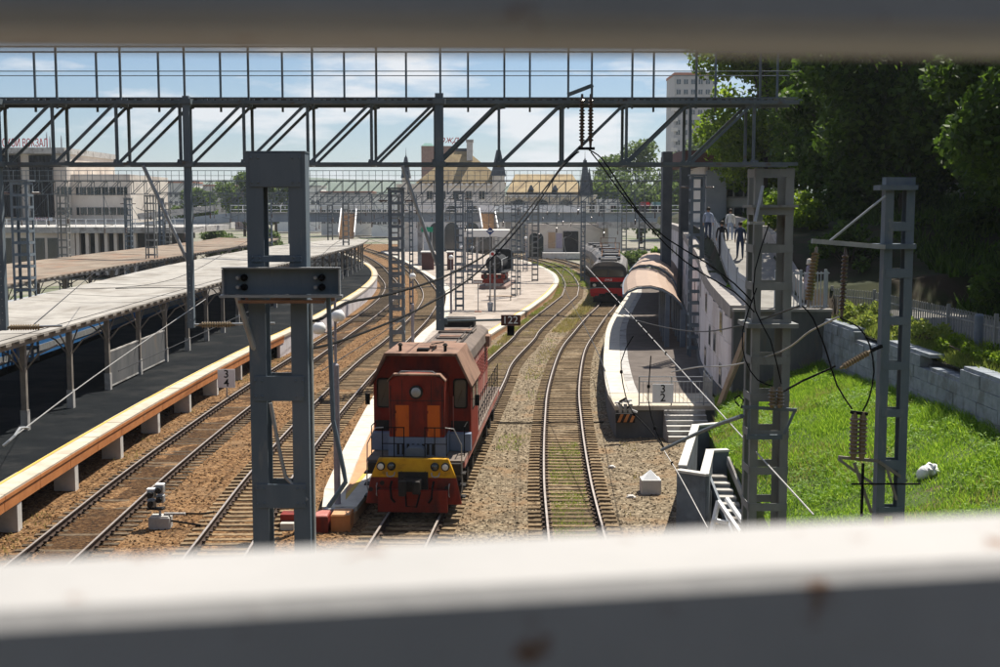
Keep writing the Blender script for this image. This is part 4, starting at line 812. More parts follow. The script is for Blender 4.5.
for x in (-.66, .62): lp(MB().tube([(x, .1, 1.0), (x, -.16, .9), (x*.95, -.2, .55), (x*.8, -.15, .42)], .035, 8), 'air_hose', 'black')
for x in (-.98, -.66, .66, .98):
    q = lp(MB().lathe((x, .12, 1.47), [(.125, 0), (.13, -.07), (.10, -.085)], 16, 'y'), 'marker_light', 'darkmetal')
    lp(MB().lathe((x, .03, 1.47), [(.095, 0), (.06, -.02), (.01, -.026)], 16, 'y'), 'lens', 'lampglass' if abs(x) > .8 else 'glass', q)
for x in (-.68, .68): lp(MB().tube([(x-.12, .1, 1.28), (x-.1, .0, 1.2), (x, -.03, 1.17), (x+.1, .0, 1.2), (x+.12, .1, 1.28)], .02, 6), 'towing_hook', 'galv')
for x, z in ((-.95, .95), (-1.05, .75), (1.02, .82), (.75, .52), (-1.3, .75)): lp(MB().lathe((x, .118, z), [(.07, 0), (.07, -.03)], 12, 'y'), 'valve_cover', 'darkmetal')
# short hood
H0, H1 = .98, 2.28
hood = lp(MB().prism([(-.86, 2.2), (.86, 2.2), (.86, 3.94), (.70, 4.08), (.3, 4.15), (-.3, 4.15), (-.70, 4.08), (-.86, 3.94)], H0, H1), 'short_hood', 'locored', bevel=.03)
lp(MB().prism([(-.89, 1.585), (.89, 1.585), (.89, 2.199), (-.89, 2.199)], H0-.02, H1), 'hood_skirt', 'locoblue', bevel=.02)
for x0, x1 in ((-.66, -.24), (.33, .72)):
    d = lp(MB().box(x0, x1, H0-.022, H0-.001, 2.215, 3.2), 'hood_door', 'locoorange', bevel=.008)
    for z in (2.4, 2.95): lp(MB().box(x0-.03, x0+.03, H0-.034, H0-.023, z, z+.08), 'hinge', 'locored', d)
lp(MB().box(-.16, .24, H0-.012, H0-.001, 2.22, 3.3), 'hood_panel', 'locored', bevel=.006)
lp(MB().prism([(-.9, 3.93), (-.72, 4.12), (.72, 4.12), (.9, 3.93), (.9, 3.98), (.72, 4.17), (-.72, 4.17), (-.9, 3.98)], H0-.08, H0+.25), 'hood_visor', 'locoroof')
hl = lp(MB().lathe((0, H0, 3.62), [(.2, 0), (.215, -.14), (.17, -.15)], 20, 'y'), 'headlight', 'darkmetal')
lp(MB().lathe((0, H0-.152, 3.62), [(.15, 0), (.1, -.03), (.01, -.045)], 20, 'y'), 'lens', 'galv', hl)
bx = lp(MB().prism(rounded(-.31, .31, 1.35, 1.98, .2), H0-.5, H0-.05), 'sandbox', 'bluepost', bevel=.03)
lp(MB().tube([(-.6, 1.05, 4.15), (-.5, 1.05, 4.24), (.5, 1.05, 4.24), (.6, 1.05, 4.15)], .018, 6), 'grab_rail', 'galv')
lp(MB().tube([(-.75, 1.2, 4.12), (-.3, 1.3, 4.22), (.4, 1.2, 4.2), (.8, 1.5, 4.1)], .014, 6), 'roof_cable', 'black')
# cab
C0, C1 = 2.3, 5.0
prof = [(-1.56, 1.585), (1.56, 1.585), (1.56, 3.68), (1.10, 4.58), (-1.10, 4.58), (-1.56, 3.68)]
cab = lp(MB().prism(prof, C0, C1), 'cab', 'locored', bevel=.02)
rf = [(-1.64, 3.66), (-1.14, 4.70), (1.14, 4.70), (1.64, 3.66), (1.58, 3.64), (1.09, 4.61), (-1.09, 4.61), (-1.58, 3.64)]
lp(MB().prism(rf, C0-.42, C1+.1), 'cab_roof', 'locoroof', bevel=.012)
for s_ in (-1, 1):
    fr = lp(MB().prism(rounded(s_*1.22-.23, s_*1.22+.23, 2.9, 3.86, .1), C0-.03, C0-.001), 'cab_window', 'black')
    lp(MB().prism(rounded(s_*1.22-.18, s_*1.22+.18, 2.95, 3.81, .08), C0-.037, C0-.031), 'pane', 'glass', fr)
    lp(MB().beam((s_*1.22-.1, C0-.045, 3.05), (s_*1.22+.05, C0-.045, 3.5), .015), 'wiper', 'black', fr)
    for y0 in (2.7, 3.9):
        fr = lp(MB().box(s_*1.566-.006, s_*1.566+.006, y0, y0+.85, 2.8, 3.55), 'side_window', 'black'); lp(MB().box(s_*1.574-.002, s_*1.574+.002, y0+.05, y0+.8, 2.85, 3.5), 'pane', 'glass', fr)
    lp(MB().prism([(s_*.9, 1.59), (s_*1.58, 1.59), (s_*1.58, 2.15), (s_*.9, 2.15)], C0-.35, C0-.002), 'step_box', 'locoblue', bevel=.02)
    lp(MB().box(s_*1.75-.07, s_*1.75+.07, C0-.05, C0+.02, 3.0, 3.35), 'mirror', 'black'); lp(MB().beam((s_*1.55, C0, 3.2), (s_*1.75, C0-.02, 3.2), .02), 'mirror_arm', 'black')
    lp(MB().tube([(s_*1.0, C0-.05, 2.3), (s_*1.0, C0-.09, 3.3)], .016, 6), 'grab_rail', 'locoside')
lp(MB().box(-.18, .18, C0+.1, C0+.5, 4.702, 4.78), 'roof_horn', 'black')
lp(MB().lathe((.25, C0+.9, 4.70), [(.12, 0), (.12, .1), (.03, .14)], 12), 'roof_vent', 'locoroof')
for s_ in (-1, 1):
    lp(MB().box(min(s_*.93, s_*1.5), max(s_*.93, s_*1.5), C0-.008, C0-.0005, 2.17, 2.5), 'recess_shade_plate', 'darkmetal')  # flat dark plate stands in for the shaded recess beside the hood
    lp(MB().box(s_*.45-.008, s_*.45+.008, H0-.006, H0-.0005, 3.25, 4.0), 'panel_seam', 'darkmetal', hood); lp(MB().tube([(s_*.80, H0-.03, 2.3), (s_*.80, H0-.06, 2.4), (s_*.80, H0-.06, 3.7), (s_*.80, H0-.03, 3.8)], .014, 6), 'grab_rail', 'darkmetal')
    lp(MB().tube([(s_*.36, .40, 1.6), (s_*.36, .2, 1.6), (s_*.36, .14, 1.3), (s_*.36, .1, .9)], .022, 6), 'air_pipe', 'darkmetal')
    lp(MB().tube([(s_*1.1, .1, .95), (s_*1.1, -.06, .9), (s_*1.1, -.06, .62), (s_*1.1, .1, .55)], .018, 6), 'shunter_grip', 'galv')
    for i in range(2): lp(MB().box(s_*.865-.01, s_*.865+.01, H0+.35+i*.42, H0+.65+i*.42, 2.5, 3.6), 'side_vent', 'locored', hood)
lp(MB().box(-.84, .84, H0-.005, H0-.0005, 3.33, 3.35), 'panel_seam', 'darkmetal', hood)
for i in range(8): lp(MB().box(-.62+i*.155, -.54+i*.155, H0-.03, H0-.021, 1.66, 2.0), 'grille_bar', 'darkmetal', hood)
lp(MB().tube([(-1.05, .3, 1.73), (-1.0, .05, 1.78), (1.0, .05, 1.78), (1.05, .3, 1.73)], .016, 6), 'front_conduit', 'darkmetal')
lp(MB().tube([(.3, 2.4, 4.72), (.35, 3.2, 4.8), (.1, 4.0, 4.76), (.4, 4.9, 4.74)], .02, 6), 'roof_cable', 'black')
for x in (-.9, .9): lp(MB().lathe((x*.8, C0+.2, 4.70), [(.05, 0), (.05, .16), (.09, .2), (.04, .26)], 8), 'roof_lamp', 'darkmetal')
# long hood
G0, G1 = 5.02, 16.35
lp(MB().box(-.98, .98, G0, G1, 1.585, 3.70), 'long_hood', 'locoside', bevel=.02)
lp(MB().prism([(-1.06, 3.701), (1.06, 3.701), (1.0, 4.05), (.72, 4.25), (-.72, 4.25), (-1.0, 4.05)], G0, G1+.05), 'hood_roof', 'hoodroof', bevel=.02)
for i in range(13):
    y = G0+.25+i*.84
    for s_ in (-1, 1):
        d = lp(MB().box(s_*.992-.011, s_*.992+.011, y, y+.74, 1.75, 3.5), 'side_door', 'locoside')
        if i > 5:
            for k in range(7): lp(MB().box(s_*1.012-.008, s_*1.012+.008, y+.06, y+.68, 2.5+k*.13, 2.56+k*.13), 'louvre', 'locored', d)
        else: lp(MB().box(s_*1.01-.006, s_*1.01+.006, y+.34, y+.4, 2.5, 2.7), 'handle', 'black', d)
for y, w_ in ((5.6, .6), (7.9, .55), (10.2, .5), (12.6, .7)):
    q = lp(MB().box(-w_, w_, y, y+1.6, 4.252, 4.34), 'roof_hatch', 'hoodroof', bevel=.015)
    lp(MB().box(-w_+.1, w_-.1, y+.15, y+.75, 4.342, 4.37), 'hatch_lid', 'locoroof', q)
lp(MB().box(-.45, .1, 7.3, 7.75, 4.252, 4.42), 'exhaust_stack', 'black', bevel=.02); lp(MB().box(-.8, .5, 15.2, 16.2, 4.252, 4.62), 'fan_housing', 'darkmetal', bevel=.04)
for x in (.42, .62): lp(MB().tube([(x, 7.3, 4.34), (x, 15, 4.34)], .022, 6), 'roof_conduit', 'darkmetal')
lp(MB().box(.98, 1.2, 14.6, 15.6, 3.5, 3.95), 'side_duct', 'locoroof', bevel=.03)
# railings
def rail(pts_, r=.018, nm='handrail', m='wirelit'): lp(MB().tube(pts_, r, 6), nm, m)
for s_ in (-1, 1):
    for z in (2.05, 2.55): rail([(s_*1.42, 5.1, z), (s_*1.42, 16.3, z)], .016, m='black')
    for i in range(14): y = 5.15+i*.84; rail([(s_*1.43, y, 1.58), (s_*1.43, y, 2.62)], .017, 'railing_post', 'black')
    rail([(s_*1.40, .4, .5), (s_*1.46, .36, .8), (s_*1.44, .38, 2.1), (s_*1.2, .4, 2.58), (s_*.95, .42, 2.6)], .02, m='wirelit' if s_ > 0 else 'galv')
    rail([(s_*1.05, .42, 2.6), (s_*.3, .42, 2.6)], .018, m='black'); rail([(s_*1.0, .42, 2.1), (s_*.3, .42, 2.1)], .014, m='black')
    for x in (.32, .62, .98): rail([(s_*x, .42, 1.6), (s_*x, .42, 2.6)], .017, 'railing_post', 'black')
    rail([(s_*1.45, 1.2, 1.58), (s_*1.45, 1.2, 2.5), (s_*1.45, 2.2, 2.5)], .017, m='black')
    for k in range(3): lp(MB().box(min(s_*1.2, s_*1.55), max(s_*1.2, s_*1.55), .35, .75, .45+k*.36, .49+k*.36), 'step', 'darkmetal')
    lp(MB().box(min(s_*1.38, s_*1.5), max(s_*1.38, s_*1.5), .8, 16.2, 1.3, 1.515), 'side_sill', 'locoside')
for y0 in (1.3, 11.0):
    bg_ = lp(MB().box(-1.2, 1.2, y0, y0+4.4, .55, .98), 'bogie_frame', 'darkmetal', bevel=.04)
    for k in range(3):
        for s_ in (-1, 1):
            lp(MB().lathe((s_*.8-.07, y0+.35+k*1.85, .525), [(.52, 0), (.525, .13), (.49, .14)], 20, 'x'), 'wheel', 'darkmetal', bg_)
            lp(MB().box(s_*1.22-.12, s_*1.22+.12, y0+.1+k*1.85, y0+.6+k*1.85, .35, .75), 'axle_box', 'darkmetal', bg_)
lp(MB().box(-1.25, 1.25, 6.3, 10.4, .45, 1.2), 'fuel_tank', 'darkmetal', bevel=.06)

# ------------------------------------------------------------------ the red electric train
em = thing('electric_train', 'red and charcoal electric train curving into the right platform', 'train', (x_at(LD, 121), 121, 0)); em.scale = (1, 1, .92)
def car_axis(line, y0, y1):
    a = Vector((x_at(line, y0), y0, 0)); b = Vector((x_at(line, y1), y1, 0)); return a, (b-a)
EP = [(-1.74, 1.0), (1.74, 1.0), (1.76, 3.3), (1.62, 3.75), (1.25, 4.12), (.6, 4.32), (-.6, 4.32), (-1.25, 4.12), (-1.62, 3.75), (-1.76, 3.3)]
for ci, (y0, y1) in enumerate(((121, 141.5), (142.3, 162.5), (163.3, 183.5))):
    a, d = car_axis(LD, y0, y1); ln = d.length; rz = math.atan2(d.y, d.x)-math.pi/2; rel = a - wloc(em)
    def put(o):
        o.location = rel; o.rotation_euler = (0, 0, rz); return o
    body = put(MB().prism([p for p in EP if p[1] < 3.6] , .0, ln).build('carriage_body', M['emugrey'] if ci else M['emudark'], em, world=False))
    put(MB().prism([(1.765, 3.3), (1.66, 3.75), (1.28, 4.15), (.6, 4.36), (-.6, 4.36), (-1.28, 4.15), (-1.66, 3.75), (-1.765, 3.3)], .02, ln-.02).build('carriage_roof', M['emugrey'], em, world=False))
    put(MB().box(-1.5, 1.5, .6, ln-.6, .35, .98).build('underframe', M['darkmetal'], em, world=False))
    for k in range(7):
        for s_ in (-1, 1): put(MB().box(s_*1.765-.012, s_*1.765+.012, 1.6+k*2.6, 3.1+k*2.6, 2.1, 3.0).build('window', M['glass'], em, world=False))
    for k, (yy, w_, h) in enumerate(((1.5, .8, .25), (4.0, 1.1, .3), (8, .6, .2), (12.5, 1.0, .3), (16, .8, .22))):
        put(MB().box(-w_, w_, yy, yy+1.7, 4.365, 4.36+h).build('roof_equipment', M['emudark'] if k % 2 else M['emugrey'], em, world=False))
    if ci == 0:
        put(MB().prism([(-1.765, 1.02), (1.765, 1.02), (1.765, 1.5), (.95, 1.62), (-.95, 1.62), (-1.765, 1.5)], -.10, -.005).build('lower_apron', M['emured'], em, world=False, bevel=.03))
        put(MB().box(-1.765, 1.765, -.07, -.004, 2.28, 2.72).build('red_band', M['emured'], em, world=False, bevel=.02))
        put(MB().box(-1.72, 1.72, -.05, -.004, 1.63, 2.275).build('dark_band', M['signblack'], em, world=False))
        put(MB().prism([(-1.70, 2.76), (1.70, 2.76), (1.64, 3.62), (1.3, 3.92), (-1.3, 3.92), (-1.64, 3.62)], -.06, -.003).build('windscreen_surround', M['emudark'], em, world=False, bevel=.02))
        for s_ in (-1, 1):
            put(MB().prism([(s_*.08, 2.85), (s_*1.48, 2.85), (s_*1.42, 3.5), (s_*.08, 3.55)], -.075, -.062).build('windscreen', M['glass'], em, world=False))
            put(MB().lathe((s_*1.35, -.06, 1.9), [(.17, 0), (.14, -.05)], 12, 'y').build('headlight', M['lampglass'], em, world=False))
            put(MB().prism([(s_*1.0, .55), (s_*1.68, .75), (s_*1.72, 1.0), (s_*.9, 1.0)], -.05, .5).build('side_fairing', M['emured'], em, world=False))
        put(MB().prism([(-1.6, 3.93), (1.6, 3.93), (1.0, 4.28), (.5, 4.40), (-.5, 4.40), (-1.0, 4.28)], -.05, .3).build('brow', M['emugrey'], em, world=False))
        put(MB().box(-.3, .3, -.5, -.1, .85, 1.15).build('coupler', M['darkmetal'], em, world=False)); put(MB().prism([(-1.5, .12), (1.5, .12), (1.3, .8), (-1.3, .8)], -.15, .1).build('plough', M['darkmetal'], em, world=False))
        tx = text('ржд', 'logo', .34, M['signwhite'], em, rel, ext=.004, shear=.2); tx.location = Vector(rel) + Vector((math.sin(rz)*.09, -.09, 2.5)); tx.rotation_euler = (R(90), 0, rz)
    else:
        pass
    if ci < 2:
        for (p_, q_) in (((-.9, 9.5, 4.6), (-.9, 11, 5.35)), ((.9, 9.5, 4.6), (.9, 11, 5.35)), ((-.9, 11, 5.35), (-.9, 9.8, 6.05)), ((.9, 11, 5.35), (.9, 9.8, 6.05)), ((-1.0, 9.8, 6.05), (1.0, 9.8, 6.05)), ((-.9, 11, 5.35), (.9, 11, 5.35))):
            put(MB().tube([p_, q_], .04, 6).build('pantograph_arm', M['rust'], em, world=False))

# ------------------------------------------------------------------ blue carriages by the far left platform
bt_ = thing('passenger_train', 'blue passenger carriages half hidden behind the posts of the pale canopy', 'train', (x_at(LE, 46), 46, 0))
for (y0, y1) in ((42, 65.5), (66.3, 90), (90.8, 114)):
    a, d = car_axis(LE, y0, y1); ln = d.length; rz = math.atan2(d.y, d.x)-math.pi/2; rel = a - wloc(bt_)
    def put(o): o.location = rel; o.rotation_euler = (0, 0, rz); return o
    put(MB().prism([(-1.5, 1.0), (1.5, 1.0), (1.52, 3.2), (-1.52, 3.2)], 0, ln).build('carriage_body', M['blue'], bt_, world=False))
    put(MB().prism([(1.52, 3.21), (1.4, 3.6), (.8, 3.95), (-.8, 3.95), (-1.4, 3.6), (-1.52, 3.21)], 0, ln).build('carriage_roof', M['galv'], bt_, world=False))
    put(MB().box(-1.3, 1.3, .5, ln-.5, .3, .98).build('underframe', M['darkmetal'], bt_, world=False))
    put(MB().box(1.51, 1.53, .05, ln-.05, 1.25, 1.6).build('light_stripe', M['galv'], bt_, world=False))
    for k in range(10): put(MB().box(1.515, 1.54, 1.2+k*2.2, 2.5+k*2.2, 2.05, 2.85).build('window', M['glass'], bt_, world=False))

# ------------------------------------------------------------------ steam locomotive monument
sl = thing('steam_locomotive', 'black steam locomotive with red wheels preserved on a plinth on the middle platform', 'locomotive', (-.7, 140, .2), R(-6)); sl.scale = (.88, .88, .88)
def sp(b, name, m, parent=None, **k): return b.build(name, M[m], parent or sl, world=False, **k)
sp(MB().box(-1.7, 1.7, -1.6, 13, 0, .4), 'plinth', 'taupe'); sp(MB().box(-.9, .9, -1.3, 13, .401, .72), 'track_bed', 'concrete')
sp(MB().lathe((0, 0, 3.15), [(1.02, 0), (1.06, .1), (1.06, 2.2), (1.0, 2.25), (1.0, 8.6)], 24, 'y'), 'boiler', 'cl_black')
sp(MB().lathe((0, -.02, 3.15), [(.86, 0), (.8, -.12), (.3, -.2), (.05, -.22)], 24, 'y'), 'smokebox_door', 'darkmetal')
sp(MB().lathe((0, -.25, 3.15), [(.12, 0), (.12, -.04)], 10, 'y'), 'door_handle', 'galv')
sp(MB().lathe((0, .9, 4.1), [(.3, 0), (.28, .5), (.36, .75)], 14), 'chimney', 'cl_black'); sp(MB().lathe((0, 3.4, 4.05), [(.4, 0), (.4, .35), (.1, .6)], 14), 'steam_dome', 'cl_black'); sp(MB().lathe((0, 5.4, 4.05), [(.35, 0), (.35, .3), (.1, .5)], 14), 'sand_dome', 'cl_black')
sp(MB().lathe((0, -.1, 4.35), [(.24, 0), (.25, -.25), (.2, -.27)], 14, 'y'), 'headlamp', 'galv')
sp(MB().box(-1.5, 1.5, 8.6, 10.8, 1.9, 4.4), 'cab', 'cl_black'); sp(MB().prism([(-1.65, 4.4), (1.65, 4.4), (1.1, 4.75), (-1.1, 4.75)], 8.3, 11.2), 'cab_roof', 'cl_black')
sp(MB().box(-1.5, 1.5, -.7, 8.6, 1.95, 2.08), 'running_board', 'cl_black'); sp(MB().box(-1.5, 1.5, -1.0, -.7, 1.35, 1.85), 'buffer_beam', 'locored')
for s_ in (-1, 1):
    sp(MB().lathe((s_*.88, -1.0, 1.6), [(.1, 0), (.1, -.35), (.24, -.4), (.24, -.45)], 14, 'y'), 'buffer', 'darkmetal')
    sp(MB().lathe((s_*1.25, 0, 1.5), [(.38, 0), (.38, 1.1)], 14, 'y'), 'cylinder', 'cl_black')
    for k, (y, r) in enumerate(((.3, .42), (2.4, .62), (4.0, .62), (5.6, .62), (7.2, .62), (9.5, .45))):
        w_ = sp(MB().lathe((s_*.8-.07, y, .75+r), [(r, 0), (r+.02, .13)], 20, 'x'), 'wheel', 'signred'); sp(MB().lathe((s_*.95, y, .75+r), [(.12, 0), (.12, s_*.06)], 10, 'x'), 'hub', 'white', w_)
    sp(MB().beam((s_*1.02, 2.4, 1.25), (s_*1.02, 7.2, 1.25), .05, .12), 'coupling_rod', 'signred')
    sp(MB().tube([(s_*1.1, -.6, 2.1), (s_*1.12, -.6, 3.0), (s_*1.0, .2, 3.7), (s_*1.0, 8.5, 3.75)], .03, 6), 'handrail', 'galv')
sp(MB().prism([(-1.4, .75), (1.4, .75), (1.2, 1.3), (-1.2, 1.3)], -1.15, -1.0), 'pilot', 'locored')

# ------------------------------------------------------------------ the right-hand side: gallery, lawn, walls, path
def interp(pairs, y):
    return float(np.interp(y, [p[0] for p in pairs], [p[1] for p in pairs]))
ZP = [(48, 5.1), (53, 5.35), (57, 6.3), (61, 7.2), (66, 7.45), (80, 7.7), (122, 8.0), (160, 8.1)]
zp = lambda y: interp(ZP, y)
XB = [(5, 4.2), (20, 5.0), (28, 6.3), (33, 7.15), (38.3, 7.1), (39, 7.0), (43.2, 7.3), (46, 8.2), (50.6, 8.75)]
xb = lambda y: interp(XB, y)
def lawn_z(X, Y):
    x0 = np.interp(Y, [p[0] for p in XB], [p[1] for p in XB]); t = np.clip((X-x0)/(13.1-x0), 0, 1)
    e = np.interp(Y, [5, 30, 36, 50], [.4, .9, 1.42, 1.45]); return e + (np.interp(Y, [28, 34, 48], [3.6, 3.5, 3.05])-e)*t**.85 + (vnoise(X, Y, .6, 4)-.5)*.18
v = []; ys = ylist(5, 50, .75); nx = 14
for y in ys:
    for i in range(nx): v.append((xb(y)+(13.1-xb(y))*i/(nx-1), y))
Z = lawn_z(np.array([p[0] for p in v]), np.array([p[1] for p in v]))
me = bpy.data.meshes.new('lawn'); vv = [(p[0], p[1], float(z)) for p, z in zip(v, Z)] + [(xb(y), y, -.5) for y in ys]; nb = len(v)
f = [(j*nx+i, j*nx+i+1, (j+1)*nx+i+1, (j+1)*nx+i) for j in range(len(ys)-1) for i in range(nx-1)] + [(nb+j, j*nx, (j+1)*nx, nb+j+1) for j in range(len(ys)-1)]
me.from_pydata(vv, [], f); me.materials.append(M['soil']); o = bpy.data.objects.new('lawn', me); COL.objects.link(o); struct(o)
def lawn_grass():
    n = 150000; y = 20 + 30.2*nrs.rand(n)**.85; x0 = np.interp(y, [p[0] for p in XB], [p[1] for p in XB]); x = x0 + (13.02-x0)*nrs.rand(n)
    cl = vnoise(x, y, 1.3, 21); k = nrs.rand(n) < .45+.6*cl; x, y, cl = x[k], y[k], cl[k]
    h = nrs.uniform(.06, .17, len(x))*(.55+1.1*cl); z = lawn_z(x, y)-.02
    near = (13.05-x) < .9; h = np.where(near, h*1.5, h)
    V = blades(x, y, z, h, .016, 1.1)
    n2 = 26000; y2 = 22+28*nrs.rand(n2); x02 = np.interp(y2, [p[0] for p in XB], [p[1] for p in XB]); x2 = x02+(13-x02)*nrs.rand(n2)
    k = vnoise(x2, y2, .8, 33) > .58; x2, y2 = x2[k], y2[k]; c = nrs.rand(len(x2))*6.28; s_ = nrs.uniform(.04, .09, len(x2)); zz_ = lawn_z(x2, y2)+nrs.uniform(.03, .26, len(x2))
    d = np.stack([np.cos(c), np.sin(c), nrs.uniform(-.4, .5, len(c))], -1)*s_[:, None]; e = np.stack([-np.sin(c), np.cos(c), nrs.uniform(-.4, .5, len(c))], -1)*s_[:, None]*.8
    P_ = np.stack([x2, y2, zz_], -1); W = np.stack([P_-d, P_+e*.6, P_+d], 1).reshape(-1, 3)
    tag(mesh_np('lawn_grass', np.concatenate([V, W]), 3, M['grass']), 'bright green sunlit grass covering the sloping lawn', 'grass', kind='stuff')
lawn_grass()
def verge_and_dry():
    n = 22000; y = 26+24.5*nrs.rand(n); x = 13.25+1.3*nrs.rand(n); z = hill_z(x, y) if 'hill_z' in globals() else 4.65+(x-13.2)*.4
    h = nrs.uniform(.08, .32, n)*(.4+vnoise(x, y, .9, 55)); tag(mesh_np('verge_grass', blades(x, y, z-.03, h, .018, 1.0), 3, M['weed']), 'rough weeds on the verge between stone wall and hoop-topped fence', 'grass', kind='stuff')
    n = 16000; y = 22+28*nrs.rand(n); x0 = np.interp(y, [p[0] for p in XB], [p[1] for p in XB]); x = x0+(13-x0)*nrs.rand(n); k = vnoise(x, y, .5, 61) > .62; x, y = x[k], y[k]
    h = nrs.uniform(.1, .3, len(x)); tag(mesh_np('seeding_grass', blades(x, y, lawn_z(x, y)-.02, h, .012, 1.2), 3, M['dry']), 'straw-coloured seeding grass scattered over the lawn', 'grass', kind='stuff')
verge_and_dry()
# gallery building with a curved panelled wall
ga = thing('gallery_building', 'low gallery building with curved lilac panelled wall behind the right platform', 'building', (9.4, 50, 1.1))
ws = [p for p in WL if p[1] <= 148]
MB().sweep([(p[0], p[1], 0) for p in ws], [(.06, 1.0), (.36, 1.0), (.36, 4.9), (.06, 4.9)]).build('core_wall', M['endwall'], ga)
segs = along(WL, 2.0, 49.9, 140)
for i, ((x0, y0, z0, a0), (x1, y1, z1, a1)) in enumerate(zip(segs, segs[1:])):
    d = Vector((x1-x0, y1-y0, 0)).normalized(); top = min(z0, z1)-.5; rows = ylist(1.6, top, 1.25)
    for k, (za, zb_) in enumerate(zip(rows, rows[1:])):
        p, q = Vector((x0, y0, (za+zb_)/2))+d*.012, Vector((x1, y1, (za+zb_)/2))-d*.012
        MB().beam(p, q, .09, zb_-za-.02).build('wall_panel', M['panel'], ga)
        if (i % 3 == 1 and k in (0, 2)) or (i in (2, 3) and k == 1):
            n = Vector((-d.y, d.x, 0)); c = (p+q)/2 + n*.052
            wd = MB().beam(c-d*.42, c+d*.42, .025, .98).build('window', M['concrete'], ga); MB().beam(c+n*.016-d*.35, c+n*.016+d*.35, .012, .84).build('pane', M['glass'], wd)
    MB().beam((x0, y0, 1.33), (x1, y1, 1.33), .26, .5).build('plinth_block', M['endwall'], ga)
    p, q = Vector((x0+.25, y0, z0-.22)), Vector((x1+.25, y1, z1-.22)); MB().beam(p+d*.006, q-d*.006, .72, .52).build('parapet_block', M['cap'], ga)
MB().box(9.32, 13.2, 49.62, 49.98, 1.2, 5.12).build('end_wall', M['endwall'], ga); MB().box(9.3, 13.25, 49.55, 50.05, 5.121, 5.22).build('end_coping', M['cap'], ga)
# hillside and the path behind
def hill_z(X, Y):
    P_ = np.interp(Y, [p[0] for p in ZP], [p[1] for p in ZP]); b = np.where(X < 14.3, 4.62+(X-13.2)*.4, 5.05) + np.clip(X-18.6, 0, 13)*.33
    wlx = np.interp(Y, [p[1] for p in WL], [p[0] for p in WL]); up = np.where(Y > 51, np.maximum(b, P_+.55+np.clip(X-wlx-3.6, 0, 10)*.12), b)
    up = np.where((Y > 51) & (X < wlx+3.35), P_-.05, up)
    up = np.where((Y > 51) & (X < wlx+.75), P_-.9, up)
    return up + (vnoise(X, Y, .35, 8)-.5)*np.where(X > 18.6, .5, .02)
xs = np.concatenate([np.arange(9, 20, .35), np.arange(20, 70, 1.5)]); ysn = np.concatenate([np.arange(6, 48, 2), np.arange(48, 75, .7), np.arange(75, 160, 3)])
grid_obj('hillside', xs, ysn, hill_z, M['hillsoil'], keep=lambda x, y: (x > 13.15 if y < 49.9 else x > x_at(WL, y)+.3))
b = MB(); ln = [(x_at(WL, y), y, zp(y)) for y in ylist(50.2, 120, 2)]; b.sweep(ln, [(.62, .03), (3.2, .03), (3.2, -.05), (.62, -.05)]); struct(b.build('footpath', M['path']))
struct(MB().add([(14.7, 6, 5.1), (18.3, 6, 5.1), (18.3, 53, 5.1), (14.7, 53, 5.1)], [(0, 1, 2, 3)]).build('pavement', M['path']))
lw = thing('low_wall', 'low pale retaining wall on the uphill side of the footpath', 'wall', (13, 51, 5.2))
for (x0, y0, z0, a0), (x1, y1, z1, a1) in zip(along(WL, 1.6, 50.2, 100), along(WL, 1.6, 50.2, 100)[1:]):
    MB().beam((x0+3.33, y0+.01, zp(y0)+.4), (x1+3.33, y1-.01, zp(y1)+.4), .3, .85).build('wall_block', M['cap'], lw)
# slatted fence along the footpath
def fence(label, pts_, h, sp, m, pw=.05, rails=(.2, .85), post=3.0, hoop=False, name='picket_fence', cat='fence'):
    t = thing(name, label, cat, pts_[0]); l0 = wloc(t); pk = MB()
    if hoop: pk.tube([(-.075, 0, 0), (-.075, 0, h-.1), (-.05, 0, h-.03), (0, 0, h), (.05, 0, h-.03), (.075, 0, h-.1), (.075, 0, 0)], pw/2, 6)
    else: pk.box(-pw/2, pw/2, -.012, .012, 0, h)
    o_ = pk.build('picket', m); me = o_.data; bpy.data.objects.remove(o_)
    for a, b_ in zip(pts_, pts_[1:]):
        a, b_ = Vector(a), Vector(b_); d = b_-a; n = max(1, int(d.length/sp)); rz = math.atan2(d.y, d.x)
        for i in range(n): p = a.lerp(b_, (i+.5)/n); share(me, 'picket', t, p-l0, rz)
        for r in rails: MB().beam(a+Vector((0, 0, h*r)), b_+Vector((0, 0, h*r)), .05, .05).build('fence_rail', m, t)
    acc = 0
    for a, b_ in zip(pts_, pts_[1:]):
        a, b_ = Vector(a), Vector(b_); l_ = (b_-a).length
        while acc < l_: p = a.lerp(b_, acc/l_); MB().box(p.x-.05, p.x+.05, p.y-.05, p.y+.05, p.z-.1, p.z+h+.08).build('fence_post', m, t); acc += post
        acc -= l_
    return t
fp_ = [(x_at(WL, y)+.68, y, zp(y)) for y in (50.6, 53, 55, 57, 59, 61, 64, 68, 73, 79)]
fence('grey slatted fence along the footpath where the people walk', fp_, 1.15, .17, M['greyclad'], .11)
fence('pale upright bar fence on top of the dark end wall', [(11.1, 50.25, 5.15), (13.25, 50.25, 5.2)], 1.5, .13, M['greyclad'], .035, (.06, .95), 1.0)
fence('hoop-topped grey fence above the stone retaining wall', [(13.7, 51.5, 4.85), (14.3, 48, 4.95), (14.35, 40, 5.0), (14.3, 29, 5.05)], 1.1, .22, M['pylon2'], .028, (.12, .72), 3.9, hoop=True)
MB_ = thing('fence_bollard', 'thick blue-grey pipe post beside the hoop-topped fence', 'post', (14.25, 37.0, 4.9))
MB().lathe((14.25, 37.0, 4.8), [(.14, 0), (.14, 1.25), (.1, 1.3)], 12).build('pipe', M['bluepost'], MB_); MB().lathe((14.25, 37, 4.8), [(.2, 0), (.2, .05)], 12).build('foot', M['concrete'], MB_)
